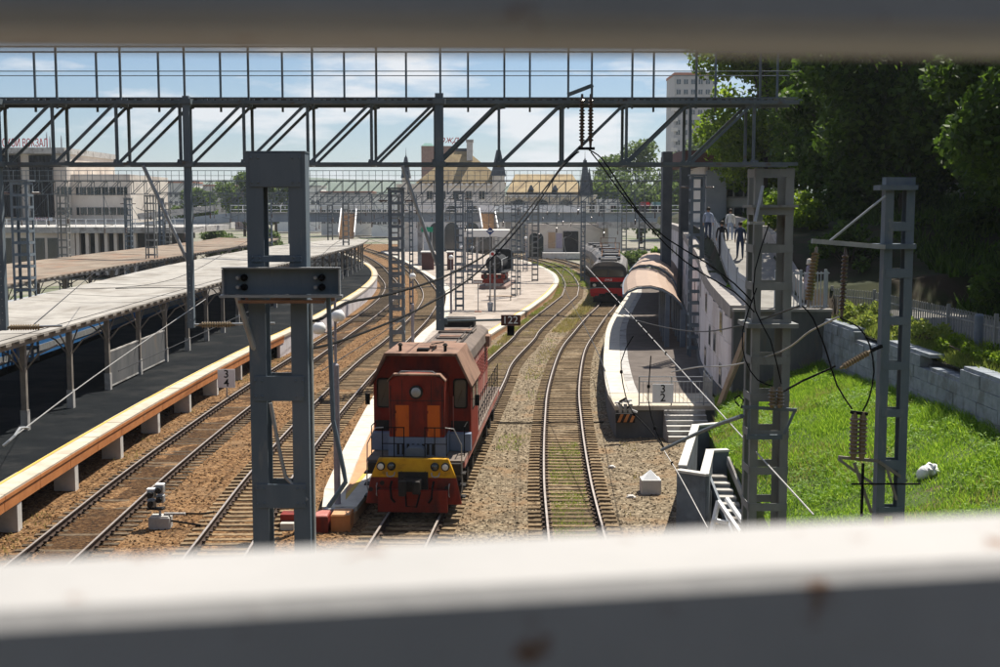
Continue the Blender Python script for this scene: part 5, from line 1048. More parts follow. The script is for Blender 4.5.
# stone retaining wall
sw = thing('stone_retaining_wall', 'blue-grey stone retaining wall with stepped top along the lawn', 'wall', (13.05, 30, 3.0))
MB().box(13.12, 13.4, 8, 49.6, 2.2, 4.45).build('backing', M['endwall'], sw)
bm_ = MB().box(-.19, .19, -.5, .5, -.5, .5).build('stone_block', M['stone']); bm2 = bm_.data; bpy.data.objects.remove(bm_)
l0 = wloc(sw)
for r in range(6):
    y = 26 + (.3 if r % 2 else 0); z = 2.72+r*.37
    while y < 49.4:
        ln_ = rnd.uniform(.55, .95); top = 4.45 + (.35 if (y % 7.5) < 4 else 0)
        if z+.2 < top: share(bm2, 'stone_block', sw, (13.06+rnd.uniform(-.018, .012)-l0.x, y+ln_/2-l0.y, z-l0.z), rnd.uniform(-.02, .02), (1, ln_-.012, .36+rnd.uniform(-.008, .006)))
        y += ln_
for i in range(17):
    y = 26.4+i*1.36; MB().cbox((13.14, y+.66, 4.43+(.37 if ((y+.6) % 7.5) < 4 else 0)), (.46, 1.32, .11), rnd.uniform(-.01, .01)).build('coping_stone', M['stone'], sw)
# angled wing walls by the lawn corner
def wing(label, plan, z1):
    t = thing('wing_wall', label, 'wall', (*plan[0], -.3))
    for k, (a, b_) in enumerate(zip(plan, plan[1:])):
        a, b_ = Vector((*a, 0)), Vector((*b_, 0)); d = (b_-a).normalized()
        MB().beam(a-d*.1+Vector((0, 0, .68)), b_+d*.098+Vector((0, 0, .68)), .2+k*.004, 2.0).build('wall_slab', M['wingwall'], t)
        MB().beam(a-d*.11+Vector((0, 0, z1+.001*k)), b_+d*.11+Vector((0, 0, z1+.001*k)), .25, .07).build('coping', M['paleconc'], t)
wing('farther angled concrete wing wall at the foot of the lawn, below the steps', [(5.36, 36.1), (6.78, 42.8), (7.6, 43.2)], 1.72)
wing('nearest zigzag concrete wing wall at the foot of the lawn', [(5.22, 35.35), (5.80, 34.9), (6.53, 38.3), (7.0, 38.4)], 1.72)
gs = thing('garden_steps', 'small white painted stairway with pale green side boards at the lawn corner', 'stairs', (7.0, 33.2, .3))
for i in range(9): MB().cbox((6.62+i*.03, 37.3-i*.36, 1.12-i*.125), (.5, .33, .07), R(-4)).build('step', M['concrete'], gs); MB().cbox((6.62+i*.03, 37.12-i*.36, 1.03-i*.125), (.48, .03, .13), R(-4)).build('riser', M['wingwall'], gs)
MB().beam((6.98, 37.7, 1.55), (7.22, 34.2, .2), .07, .26).build('side_board', M['concrete'], gs); MB().beam((6.24, 37.5, 1.4), (6.5, 34.2, .1), .07, .2).build('side_board', M['bluepost'], gs)
hf = thing('handrail_frame', 'white A-shaped handrail frame beside the small white stairway', 'handrail', (6.2, 33.0, 0))
for a, b_ in (((5.72, 33.4, .2), (5.98, 33.6, 1.25)), ((5.98, 33.6, 1.25), (6.75, 32.2, .1)), ((6.22, 33.7, 1.3), (7.0, 32.3, .15)), ((5.83, 33.5, .75), (6.2, 33.3, .72))): MB().beam(a, b_, .11, .09).build('bar', M['signwhite'], hf)
# things lying about on the right
pk = thing('leaning_plank', 'long timber plank leaning against the end of the gallery', 'plank', (8.6, 48.6, 1.5))
MB().beam((8.55, 48.4, 1.5), (9.75, 49.3, 4.3), .20, .07).build('plank', M['wood'], pk); MB().beam((8.7, 48.6, 1.5), (9.85, 49.35, 4.0), .10, .06).build('batten', M['wood'], pk)
bg2 = thing('plastic_bag', 'crumpled white plastic bag lying on the lawn', 'bag', (10.55, 30.6, 2.45))
b = MB(); prof = [(.02, 0), (.2, .04), (.27, .16), (.22, .3), (.12, .4), (.16, .47), (.02, .44)]; b.lathe((0, 0, 0), prof, 11)
b.v = [(p[0]*(1+.3*math.sin(7*p[2]*9+i)), p[1]*(1+.25*math.cos(3*i)), p[2]*(1+.14*math.sin(i*2.1))) for i, p in enumerate(b.v)]; q = b.build('bag', M['bag'], bg2, world=False, smooth=True); q.rotation_euler = (R(55), R(25), 0); q.location = (0, 0, .15)
mk = thing('marker_stone', 'white pyramid-topped concrete marker on the gravel right of the tracks', 'marker', (5.04, 41.2, -.2))
MB().box(-.33, .33, -.33, .33, -.1, .42).build('block', M['paleconc'], mk, world=False, bevel=.02); MB().add([(-.27, -.27, .421), (.27, -.27, .421), (.27, .27, .421), (-.27, .27, .421), (0, 0, .72)], [(0, 1, 4), (1, 2, 4), (2, 3, 4), (3, 0, 4)]).build('pyramid', M['signwhite'], mk, world=False)
for i, (x, y, s_, lb) in enumerate(((4.3, 40.4, .16, 'small grey rubble stone left of the white marker'), (5.9, 40.2, .13, 'small grey rubble stone right of the white marker'), (4.1, 45.2, .14, 'small pale rubble stone between the track and the platform steps'))):
    b = MB().lathe((0, 0, 0), [(s_*.6, -.06), (s_, .02), (s_*.7, s_*.5), (s_*.2, s_*.62)], 7); b.v = [(p[0]*(1+.2*math.sin(k*3)), p[1]*(1+.2*math.cos(k*5)), p[2]) for k, p in enumerate(b.v)]
    o = b.build('rubble_stone', M['paleconc']); o.location = (x, y, -.25); tag(o, lb, 'stone', 'rubble stones on the gravel')
# railing with sign at the end of the right platform
pr = thing('platform_railing', 'grey bar railing across the near end of the right platform', 'railing', (5.7, 51.2, 1.1))
for a, b_ in (((5.75, 51.15), (8.75, 51.15)), ((8.75, 51.15), (8.95, 54.5))):
    a, b_ = Vector((*a, 1.1)), Vector((*b_, 1.1))
    for z in (.12, 1.0, 1.2): MB().tube([a+Vector((0, 0, z)), b_+Vector((0, 0, z))], .022, 6).build('bar', M['galv'], pr)
    n = int((b_-a).length/.16)
    for i in range(n+1): p = a.lerp(b_, i/n); MB().box(p.x-.009, p.x+.009, p.y-.009, p.y+.009, 1.22, 2.1).build('baluster', M['galv'], pr) if i % 8 else MB().box(p.x-.025, p.x+.025, p.y-.025, p.y+.025, 1.11, 2.32).build('post', M['galv'], pr)
sg = thing('number_sign', 'white sign reading 3 over 2 on the railing of the right platform', 'sign', (px(664.5, 50.9), 50.9, 1.65))
q = MB().cbox((0, 0, 0), (.86, .03, .76)).build('plate', M['signwhite'], sg, world=False, bevel=.004)
text('3', 'lettering', .46, M['signblack'], sg, (0, -.022, .17), off=.004); text('2', 'lettering', .46, M['signblack'], sg, (0, -.022, -.19), off=.004)
sg = thing('number_sign', 'white sign reading 3 over 4 beside the orange platform edge', 'sign', (px(224, 61), 61, zz(378.5, 61)))
MB().cbox((0, 0, 0), (.86, .03, .92)).build('plate', M['signwhite'], sg, world=False, bevel=.004); MB().box(-.03, .03, .016, .06, -.9, .4).build('post', M['galv'], sg, world=False)
text('3', 'lettering', .54, M['signblack'], sg, (0, -.022, .21), off=.005); text('4', 'lettering', .54, M['signblack'], sg, (0, -.022, -.23), off=.005)
# concrete fittings of the catenary at the platform corner
cw = thing('tension_weight', 'white weathered tangle of clamps and weights hanging at the platform corner', 'weight', (5.0, 50.4, 1.2))
for i in range(9): MB().cbox((4.75+rnd.uniform(0, .75), 50.3, 1.15+rnd.uniform(-.2, .45)), (.32, .08, .07), 0, 0, rnd.uniform(-.8, .8)).build('clamp', M['signwhite'] if i % 3 else M['black'], cw)
for i in range(3): MB().lathe((4.9+i*.2, 50.3, .95), [(.07, 0), (.07, .35)], 8).build('weight_disc', M['galv'], cw)

# ------------------------------------------------------------------ dwarf signal beside the left track
ds = thing('dwarf_signal', 'grey dwarf signal with stacked lamp heads between the two left tracks', 'signal', (-10.15, 36.6, -.26))
def dp(b, n, m, par=None, **k): return b.build(n, M[m], par or ds, world=False, **k)
dp(MB().box(-.30, .32, -.22, .22, -.05, .33), 'base_block', 'concrete', bevel=.02); dp(MB().box(-.26, .28, -.18, .18, .331, .37), 'base_top', 'paleconc')
dp(MB().box(-.03, .03, -.03, .03, .37, .55), 'stem', 'galv'); dp(MB().box(-.36, .12, -.13, .13, .55, .60), 'tray', 'darkmetal')
for (x, z0) in ((-.24, .61), (.02, .75)):
    for k in range(2):
        h = dp(MB().box(x-.12, x+.12, -.1, .14, z0+k*.28, z0+k*.28+.24), 'lamp_head', 'galv', bevel=.03)
        dp(MB().lathe((x, -.1, z0+k*.28+.12), [(.085, 0), (.09, -.12), (.07, -.12)], 12, 'y'), 'lamp_hood', 'darkmetal', h)
    dp(MB().box(x-.12, x+.12, -.1, .13, z0+.53, z0+.57), 'cap', 'signwhite')
dp(MB().tube([(.3, .0, .2), (.7, .05, .12), (1.2, .0, .06)], .03, 6), 'cable', 'black'); dp(MB().box(.12, .75, -.05, .05, .38, .44), 'arm', 'concrete')

# ------------------------------------------------------------------ lamps, signs and bins on the middle platform
def globe_lamp(x, y, z0, zt, label, heads=((0, 0),), sleeve=None):
    t = thing('platform_lamp', label, 'lamp post', (x, y, z0), group='globe lamps of the middle platform')
    if sleeve: MB().lathe((x, y, z0), [(.10, 0), (.10, sleeve-z0), (.05, sleeve-z0+.05)], 10).build('sleeve', M['lilac'], t)
    MB().lathe((x, y, z0), [(.045, 0), (.04, zt-z0)], 8).build('pole', M['lilac'], t)
    for dx_, dz in heads:
        c = Vector((x+dx_, y-.05, zt+dz)); g = MB().lathe(c, [(.03, -.16), (.14, -.14), (.21, -.03), (.20, .09), (.12, .19), (.03, .22)], 14).build('globe', M['globe'], t, smooth=True)
        MB().lathe(c+Vector((0, 0, .2)), [(.08, 0), (.06, .06)], 8).build('globe_cap', M['lilac'], g)
        if dx_: MB().tube([(x, y, zt+dz-.35), (x+dx_*.5, y-.02, zt+dz-.1), (x+dx_*.85, y-.04, zt+dz-.12)], .025, 6).build('gooseneck', M['lilac'], t)
    return t
globe_lamp(-4.98, 37.6, .2, 6.6, 'platform lamp with two white globes close behind the near pylon', ((.09, -.62), (-.48, -1.0)), 4.5)
for x, y, zt, sl_, lb in ((-5.75, 82, 4.75, 2.9, 'globe lamp on the middle platform just left of the battened mast behind the locomotive cab'), (-4.2, 107, 5.0, 3.6, 'globe lamp by the left edge of the middle platform near the drop post'), (-4.5, 146, 4.6, None, 'globe lamp left of the steam locomotive'), (-3.4, 152, 4.4, None, 'globe lamp just left of the steam locomotive, the lower of two'), (2.2, 150, 4.4, None, 'globe lamp right of the steam locomotive by the slim mast'), (3.6, 176, 5.0, None, 'globe lamp far behind the steam locomotive near the archway')):
    globe_lamp(x, y, .2, zt, lb, ((.02, 0),), sl_)
ps = thing('platform_sign_post', 'grey pole with round red and white sign before the steam locomotive', 'sign post', (-.45, 108.4, .2))
MB().lathe((-.45, 108.4, .2), [(.09, 0), (.07, 5.4)], 10).build('pole', M['galv'], ps); MB().lathe((-.65, 108.3, 5.25), [(.28, 0), (.28, -.03)], 18, 'y').build('disc', M['signwhite'], ps); MB().lathe((-.65, 108.265, 5.25), [(.14, 0), (.14, -.01)], 14, 'y').build('red_dot', M['signred'], ps)
ps = thing('diamond_sign', 'blue diamond sign on a thin pole above the steam locomotive', 'sign', (-.85, 112, .2)); c = (-.88, 111.9, 7.15)
MB().lathe((-.88, 112, .2), [(.06, 0), (.05, 6.8)], 8).build('pole', M['galv'], ps); MB().prism([(c[0], c[2]-.36), (c[0]+.36, c[2]), (c[0], c[2]+.36), (c[0]-.36, c[2])], 111.85, 111.9).build('plate', M['signblue'], ps); MB().box(c[0]-.2, c[0]+.2, 111.83, 111.845, c[2]-.06, c[2]+.06).build('bar', M['signwhite'], ps)
ps = thing('information_board', 'brown information board on a thin post on the middle platform', 'sign', (-1.9, 108.3, .2))
MB().lathe((-1.9, 108.3, .2), [(.04, 0), (.04, 2.8)], 8).build('post', M['galv'], ps); MB().box(-2.32, -1.5, 108.2, 108.28, 2.65, 3.0).build('board', M['taupe'], ps); MB().box(-2.2, -1.6, 108.1, 108.5, .2, .27).build('foot', M['terracotta'], ps)
for k in range(4): MB().box(-2.25+k*.19, -2.12+k*.19, 108.17, 108.195, 2.75, 2.9).build('symbol', M['signwhite'], ps)
bi = thing('litter_bin', 'grey litter bin beside the sign pole on the middle platform', 'bin', (-.85, 109.2, .2))
MB().lathe((-.85, 109.2, .22), [(.2, 0), (.25, .65), (.22, .7)], 12).build('bin', M['greyclad'], bi); MB().lathe((-.85, 109.2, .92), [(.27, 0), (.2, .06)], 12).build('rim', M['galv'], bi)
be = thing('platform_bench', 'dark bench on the middle platform near the slim mast', 'bench', (-.2, 122, .2))
MB().box(-1.3, 1.2, 121.8, 122.2, .6, .66).build('seat', M['wood'], be); [MB().box(x, x+.08, 121.85, 122.15, .2, .6).build('leg', M['black'], be) for x in (-1.1, 1.0)]

# ------------------------------------------------------------------ the bridge the camera stands on
def sky_block_hill(X, Y): return 7.2 + np.interp(-Y, [15, 22, 45, 90], [0, 3, 26, 44]) + (vnoise(X, Y, .12, 5)-.5)*5
grid_obj('hill', np.linspace(-140, 140, 57), np.array([-90, -75, -60, -50, -42, -35, -29, -24, -19, -15.]), sky_block_hill, M['hillsoil'])  # unseen hill added behind the camera to hold back sky light
br_ = thing('road_bridge', 'road bridge deck behind the blurred railing', 'bridge', (0, -6, 7.4))
MB().box(-60, 60, -13, .38, 7.0, 7.69).build('deck', M['asphalt'], br_); MB().box(-60, 60, -13.4, -13.01, 7.0, 9.3).build('parapet', M['concrete'], br_)

# ------------------------------------------------------------------ trees and bushes
def leaf_cloud(n, centers, size, flat=1.0):
    """n leaves spread through ellipsoidal clumps (cx,cy,cz,rx,ry,rz)"""
    C_ = np.array(centers); wgt = C_[:, 3]*C_[:, 4]*C_[:, 5]; idx = nrs.choice(len(C_), n, p=wgt/wgt.sum()); c = C_[idx]
    d = nrs.normal(size=(n, 3)); d /= np.linalg.norm(d, axis=1)[:, None]; r = nrs.rand(n)**.42
    P_ = c[:, :3] + d*r[:, None]*c[:, 3:6]
    a = nrs.normal(size=(n, 3)); a /= np.linalg.norm(a, axis=1)[:, None]; b = np.cross(a, nrs.normal(size=(n, 3))); b /= np.linalg.norm(b, axis=1)[:, None]
    s_ = (size*nrs.uniform(.6, 1.35, n))[:, None]
    return np.stack([P_-a*s_, P_+b*s_*.55, P_+a*s_, P_-b*s_*.55], 1).reshape(-1, 3)
def tree(label, x, y, z, h, r, n, leaf, m, trunk=.3, base=.25, clumps=26, seed=0, group='trees', lean=0, name='broadleaf_tree', squash=1.):
    t = thing(name, label, 'tree', (x, y, z), group=group); q = random.Random(seed); b = MB(); cs = []
    top = h*.9; b.tube([(0, 0, -.3), (.02*h*lean, 0, h*.25), (.05*h*lean+q.uniform(-.3, .3), q.uniform(-.3, .3), h*.55), (.1*h*lean, 0, top)], [trunk, trunk*.8, trunk*.5, trunk*.12], 8)
    for k in range(clumps):
        u = q.uniform(0, 1); zc = h*(base + (1-base)*(.06+.86*u)); prof = math.sin(math.pi*min(1, max(.0, .16+.80*u)))**.7
        a = q.uniform(0, 6.283); rr = r*prof*q.uniform(.25, .92); cx, cy = rr*math.cos(a)+.1*h*lean*u, rr*math.sin(a); s_ = r*q.uniform(.24, .42)
        cs.append((cx, cy, zc, s_, s_, s_*.75*squash))
        if k % 2 == 0: zz0 = h*q.uniform(.2, .5); b.tube([(0, 0, zz0), (cx*.5, cy*.5, zz0+(zc-zz0)*.65), (cx, cy, zc)], [trunk*.3, trunk*.2, trunk*.05], 6)
    b.build('trunk', M['bark'], t, world=False, smooth=True)
    mesh_np('crown', leaf_cloud(n, cs, leaf), 4, m, t); return t
hz = lambda x, y: float(hill_z(np.array([x]), np.array([y]))[0])
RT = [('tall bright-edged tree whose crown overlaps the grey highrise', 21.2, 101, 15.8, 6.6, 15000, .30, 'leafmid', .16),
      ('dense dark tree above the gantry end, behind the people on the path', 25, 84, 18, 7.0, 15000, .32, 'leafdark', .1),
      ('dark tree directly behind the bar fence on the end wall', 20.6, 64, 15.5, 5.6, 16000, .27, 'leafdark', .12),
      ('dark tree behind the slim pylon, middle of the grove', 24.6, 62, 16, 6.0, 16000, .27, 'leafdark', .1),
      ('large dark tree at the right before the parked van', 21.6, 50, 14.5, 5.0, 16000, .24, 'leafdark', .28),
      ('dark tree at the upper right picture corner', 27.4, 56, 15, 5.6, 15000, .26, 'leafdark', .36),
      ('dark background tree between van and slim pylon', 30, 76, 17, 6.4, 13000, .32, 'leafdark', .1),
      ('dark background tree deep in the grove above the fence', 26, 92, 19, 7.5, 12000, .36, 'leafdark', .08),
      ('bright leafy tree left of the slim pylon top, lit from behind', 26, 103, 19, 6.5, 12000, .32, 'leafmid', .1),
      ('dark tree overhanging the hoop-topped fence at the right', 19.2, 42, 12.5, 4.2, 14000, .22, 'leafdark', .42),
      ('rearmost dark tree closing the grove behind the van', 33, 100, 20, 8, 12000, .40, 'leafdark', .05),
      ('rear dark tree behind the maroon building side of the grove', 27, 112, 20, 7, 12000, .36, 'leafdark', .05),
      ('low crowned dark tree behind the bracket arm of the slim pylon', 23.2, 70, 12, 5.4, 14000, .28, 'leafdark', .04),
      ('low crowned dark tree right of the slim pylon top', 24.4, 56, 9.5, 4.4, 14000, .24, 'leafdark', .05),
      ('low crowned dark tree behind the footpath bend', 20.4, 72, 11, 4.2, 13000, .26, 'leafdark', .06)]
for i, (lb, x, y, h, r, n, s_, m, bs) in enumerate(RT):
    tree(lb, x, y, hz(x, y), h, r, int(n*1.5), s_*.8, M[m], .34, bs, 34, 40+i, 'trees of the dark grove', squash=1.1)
def undergrowth():
    n = 60000; x = 18.4+32*nrs.rand(n); y = 36+60*nrs.rand(n); k = vnoise(x, y, .5, 77) > .3; x, y = x[k], y[k]; z = hill_z(x, y); h = nrs.uniform(.2, .95, len(x))
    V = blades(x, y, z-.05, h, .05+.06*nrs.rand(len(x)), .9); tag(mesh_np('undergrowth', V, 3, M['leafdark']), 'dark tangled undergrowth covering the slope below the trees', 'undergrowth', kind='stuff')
undergrowth()
def bush(label, x, y, z, rx, ry, rz_, n, s_, m, seed, group, name='bush'):
    t = thing(name, label, 'bush', (x, y, z), group=group); q = random.Random(seed); b = MB(); cs = []
    for k in range(16): f_ = q.uniform(.16, .34); cs.append((q.uniform(-.9, .9)*rx, q.uniform(-.95, .95)*ry, rz_*q.uniform(.12, .95)*(1-.4*q.random()), max(rx*f_*1.3, .1), ry*f_*.8, rz_*f_)); b.tube([(0, 0, -.2), (cs[-1][0]*.5, cs[-1][1]*.5, cs[-1][2]*.6), cs[-1][:3]], [.04, .03, .01], 5)
    b.build('stems', M['bark'], t, world=False); mesh_np('leaves', leaf_cloud(n, cs, s_), 4, m, t); return t
BU = [('sunlit bush below the hoop-topped fence left of the slim pylon', 13.8, 47.5, 4.75, .6, 2.4, .95, 2600, .07, 'weed'), ('sunlit bush by the hoop-topped fence right of the slim pylon', 13.8, 41.5, 4.75, .55, 2.6, .8, 2600, .07, 'weed'), ('dark low bush at the far right below the hoop-topped fence', 13.85, 35.5, 4.8, .5, 3.0, .6, 2600, .07, 'leafmid'),
      ('green bush on the bank between fence and people', 10.6, 55.5, 5.3, .5, 1.6, .7, 1200, .08, 'grass'), ('bush on the slope behind the low wall beside the path', 14.8, 66, 8.1, 1.6, 3.5, 1.9, 3500, .15, 'leafmid'), ('bush on the slope behind the bar fence', 15.6, 56, 6.6, 1.6, 3.0, 2.0, 3500, .14, 'leafdark'),
      ('low dark bush behind the hoop fence by the pavement', 19.5, 47, 5.6, 1.8, 3.5, 1.8, 4000, .15, 'leafdark'), ('low dark bush at the far right edge of the pavement', 19.2, 37, 5.5, 1.6, 3.5, 1.7, 4000, .13, 'leafdark'), ('shaggy dark bush on the slope below the van', 23.5, 52, 7.0, 2.6, 3.5, 1.8, 5000, .16, 'leafdark'), ('shaggy dark bush on the slope left of the van', 22.5, 60, 7.0, 2.8, 3.5, 2.0, 5000, .16, 'leafdark'), ('dark bush on the slope behind the slim pylon', 20, 68, 8.3, 2.6, 3.5, 2.2, 5000, .18, 'leafdark'),
      ('bright green shrub between the electric train and the overpass', 16.0, 150, 1.1, 3.0, 4.0, 3.0, 3500, .25, 'leaffar'), ('bright green shrub next to the first one above the arched canopy', 20.5, 146, 1.5, 2.6, 4.0, 3.4, 3500, .25, 'grass')]
for i, (lb, x, y, z, rx, ry, rz_, n, s_, m) in enumerate(BU): bush(lb, x, y, z, rx, ry, rz_, n, s_, M[m], 90+i, 'bushes of the slope')
FT = [('green tree behind the station roof, left of the gap in the gantry', 25, 290, 1, 20, 8), ('green tree with high crown behind the footbridge', 33, 300, 2, 23, 9), ('round green tree behind the footbridge', 41, 292, 2, 18, 8), ('tall green tree left of the highrise', 49, 300, 3, 24, 9.5), ('green tree beside the maroon building', 57, 285, 3, 20, 9), ('low pale tree before the tall ones behind the footbridge', 45, 265, 2, 12, 6), ('low dark tree behind the red awning', 37, 262, 2, 12, 6.5), ('low dark tree left of the red awning', 29.5, 262, 2, 12, 6.5),
      ('round street tree right of the dark glass building', -86, 262, 3, 10, 5), ('pale green street tree behind the left drop post', -76, 268, 3, 10, 5.5), ('green street tree seen left of the near pylon', -66, 270, 3, 11, 6), ('taller dark street tree seen left of the near pylon', -58, 285, 3, 14, 7), ('dark tree behind the near pylon', -50, 280, 3, 13, 6.5), ('small tree below the viaduct near the pylon', -46, 205, .5, 5.5, 4), ('small tree below the viaduct left of the stairs', -39, 207, .5, 5, 3.6)]
for i, (lb, x, y, z, h, r) in enumerate(FT): tree(lb, x, y, z, h, r, 5200, .42 if h > 8 else .25, M['leaffar'], .35, .2, 22, 200+i, 'far trees')

# ------------------------------------------------------------------ buildings
def block(t, name, x0, x1, y0, y1, z0, z1, m): return MB().box(x0, x1, y0, y1, z0, z1).build(name, m, t)
def windows(t, xs, zs, y, w_, h, frame='white', glass='glass', arch=False, dp_=.1):
    for x in xs:
        for z in zs:
            f_ = MB().box(x-w_/2-.12, x+w_/2+.12, y-dp_, y-.01, z-.12, z+h+.12).build('window', M[frame], t)
            if arch: MB().lathe((x, y-dp_-.02, z+h), [(w_/2+.12, 0), (w_/2+.12, .05)], 16, 'y').build('arch_head', M[frame], f_); MB().lathe((x, y-dp_-.05, z+h), [(w_/2-.05, 0), (w_/2-.05, .02)], 16, 'y').build('fanlight', M[glass], f_)
            MB().box(x-w_/2, x+w_/2, y-dp_-.03, y-dp_-.002, z, z+h).build('pane', M[glass], f_)
            MB().box(x-.06, x+.06, y-dp_-.05, y-dp_-.031, z, z+h).build('mullion', M[frame], f_)
def hip(t, name, x0, x1, y0, y1, z0, z1, inx, iny, m):
    return MB().add([(x0, y0, z0), (x1, y0, z0), (x1, y1, z0), (x0, y1, z0), (x0+inx, y0+iny, z1), (x1-inx, y0+iny, z1), (x1-inx, y1-iny, z1), (x0+inx, y1-iny, z1)], [(0, 3, 2, 1), (4, 5, 6, 7), (0, 1, 5, 4), (1, 2, 6, 5), (2, 3, 7, 6), (3, 0, 4, 7)]).build(name, m, t)
YS = 265.0; sx = lambda p: (p-500)/1250*YS; szz = lambda p: zz(p, YS)
st = thing('station_building', 'ornate cream railway station with ochre roofs, turrets and arched windows', 'building', (sx(500), YS, 0))
block(st, 'wall', sx(398), sx(505), YS, YS+22, 0, szz(186), M['stuccowhite']); block(st, 'wall', sx(505)+.02, sx(596), YS+2, YS+22, 0, szz(196), M['stuccocream']); block(st, 'wall', sx(596)+.02, sx(622), YS+.5, YS+22, 0, szz(199), M['stuccowhite'])
hip(st, 'roof', sx(416), sx(506), YS-.8, YS+22, szz(183), szz(149), 8.5, 7, M['ochre']); hip(st, 'roof', sx(506)+.03, sx(584), YS+1.2, YS+22, szz(193), szz(173), 2.0, 9, M['ochre'])
block(st, 'cornice', sx(397), sx(506), YS-.5, YS+.1, szz(187), szz(184), M['stuccocream']); block(st, 'cornice', sx(506)+.04, sx(597), YS+1.4, YS+2.1, szz(197), szz(194), M['stuccocream'])
for x in [sx(424+i*5.4) for i in range(15)]: block(st, 'crenel', x-.3, x+.3, YS-.9, YS-.51, szz(186), szz(183.4), M['stuccowhite'])
for x in [sx(511+i*5.4) for i in range(16)]: block(st, 'crenel', x-.25, x+.25, YS+.9, YS+1.39, szz(198), szz(195.4), M['stuccowhite'])
block(st, 'roof_ridge', sx(455), sx(472), YS+6, YS+14, szz(150), szz(147), M['slate']); ch = block(st, 'chimney', sx(466.5), sx(472.5), YS+4, YS+7, szz(160), szz(140), M['paleconc']); block(st, 'chimney_cap', sx(465.8), sx(473.2), YS+3.8, YS+7.2, szz(141), szz(138.5), M['concrete'])
for a, b_, zb_, zt_ in ((491, 506, 176, 150), (579, 590, 196, 160), (402, 411, 178, 157)):
    x0, x1 = sx(a), sx(b_); hip(st, 'turret_roof', x0, x1, YS-1.2, YS+3, szz(zb_), szz(zt_), (x1-x0)*.36, 1.3, M['slate']); block(st, 'turret', x0+.3, x1-.3, YS-1.0, YS+2.6, 0, szz(zb_), M['stuccocream'])
    MB().lathe(((x0+x1)/2, YS+.9, szz(zt_)), [(.22, 0), (.06, .5), (.02, 2.0)], 8).build('finial', M['slate'], st)
MB().prism([(sx(584), szz(195)), (sx(593), szz(195)), (sx(589), szz(168))], YS+.2, YS+1.6).build('gable', M['slate'], st)
for a in (452, 483, 531, 555): hip(st, 'dormer', sx(a-3), sx(a+3), YS+.2, YS+3, szz(182 if a < 500 else 190), szz(176 if a < 500 else 185), .5, .6, M['slate'])
windows(st, [sx(430+i*13) for i in range(6)], [szz(199)], YS, 1.1, 1.6); windows(st, [sx(452), sx(472), sx(487)], [szz(222)], YS, 2.6, 2.2, arch=True)
windows(st, [sx(519), sx(542), sx(566)], [szz(214)], YS+2, 3.0, 1.6, arch=True); windows(st, [sx(508), sx(592)], [szz(212)], YS+1.9, 1.2, 1.8); windows(st, [sx(602), sx(613)], [szz(212), szz(222)], YS+.5, 1.0, 1.3)
for a in (437, 452, 472, 487, 530, 545): block(st, 'doorway', sx(a)-1.5, sx(a)+1.5, YS-.2, YS-.02, 0, 4.6, M['glass']); MB().lathe((sx(a), YS-.14, 4.6), [(1.5, 0), (1.5, .1)], 18, 'y').build('door_arch', M['glass'], st)
bb = thing('roof_sign_building', 'taupe brick block with verdigris roof edge and red roof lettering behind the station', 'building', (sx(440), 300, 0)); Yb = 300; bx_ = lambda p: (p-500)/1250*Yb
block(bb, 'wall', bx_(422), bx_(457), Yb, Yb+12, 0, zz(146, Yb), M['taupe']); hip(bb, 'roof_edge', bx_(422), bx_(435), Yb-.2, Yb+12, zz(146, Yb), zz(143, Yb), .8, .8, M['verdigris'])
text('ржд', 'lettering', 2.3, M['signred'], bb, (bx_(449)-sx(440), -.3, zz(140, Yb)), shear=.35, ext=.05)
# footbridge
fb = thing('footbridge', 'blue-grey girder footbridge with white railing crossing before the station', 'bridge', (0, 200, 0)); Yf = 200; fx = lambda p: (p-500)/1250*Yf
zt_ = zz(213, Yf)
block(fb, 'girder', fx(232), fx(760), Yf, Yf+3.5, zz(222, Yf), zt_, M['bridgesteel']); block(fb, 'deck', fx(232), fx(760), Yf-.4, Yf+3.9, zt_+.001, zt_+.15, M['concrete'])
MB().add([(fx(60), Yf-.4, zz(243, Yf)), (fx(232)-.02, Yf-.4, zz(222, Yf)), (fx(232)-.02, Yf+3.5, zz(222, Yf)), (fx(60), Yf+3.5, zz(243, Yf)), (fx(60), Yf-.4, zz(231, Yf)), (fx(232)-.02, Yf-.4, zt_), (fx(232)-.02, Yf+3.5, zt_), (fx(60), Yf+3.5, zz(231, Yf))], [(0, 3, 2, 1), (4, 5, 6, 7), (0, 1, 5, 4), (1, 2, 6, 5), (2, 3, 7, 6), (3, 0, 4, 7)]).build('ramp_girder', M['bridgesteel'], fb)
MB().beam((fx(140), Yf-.42, zz(216.5, Yf)), (fx(218), Yf-.42, zz(208, Yf)), .06, .95).build('ramp_panel', M['concrete'], fb)
for z in (.5, 1.15): MB().box(fx(232), fx(760), Yf-.32, Yf-.26, zt_+z, zt_+z+.1).build('handrail', M['signwhite'], fb)
for i in range(43): x = fx(232)+i*2.0; MB().box(x-.05, x+.05, Yf-.34, Yf-.24, zt_+.15, zt_+1.25).build('railing_post', M['signwhite'], fb)
MB().box(fx(480), fx(580), Yf-.36, Yf-.33, zt_+.16, zt_+1.1).build('banner', M['signwhite'], fb)
for x in (fx(262), fx(420), fx(508), fx(690)): block(fb, 'pier', x-.4, x+.4, Yf+.6, Yf+2.6, -.3, zz(222, Yf)-.01, M['concrete'])
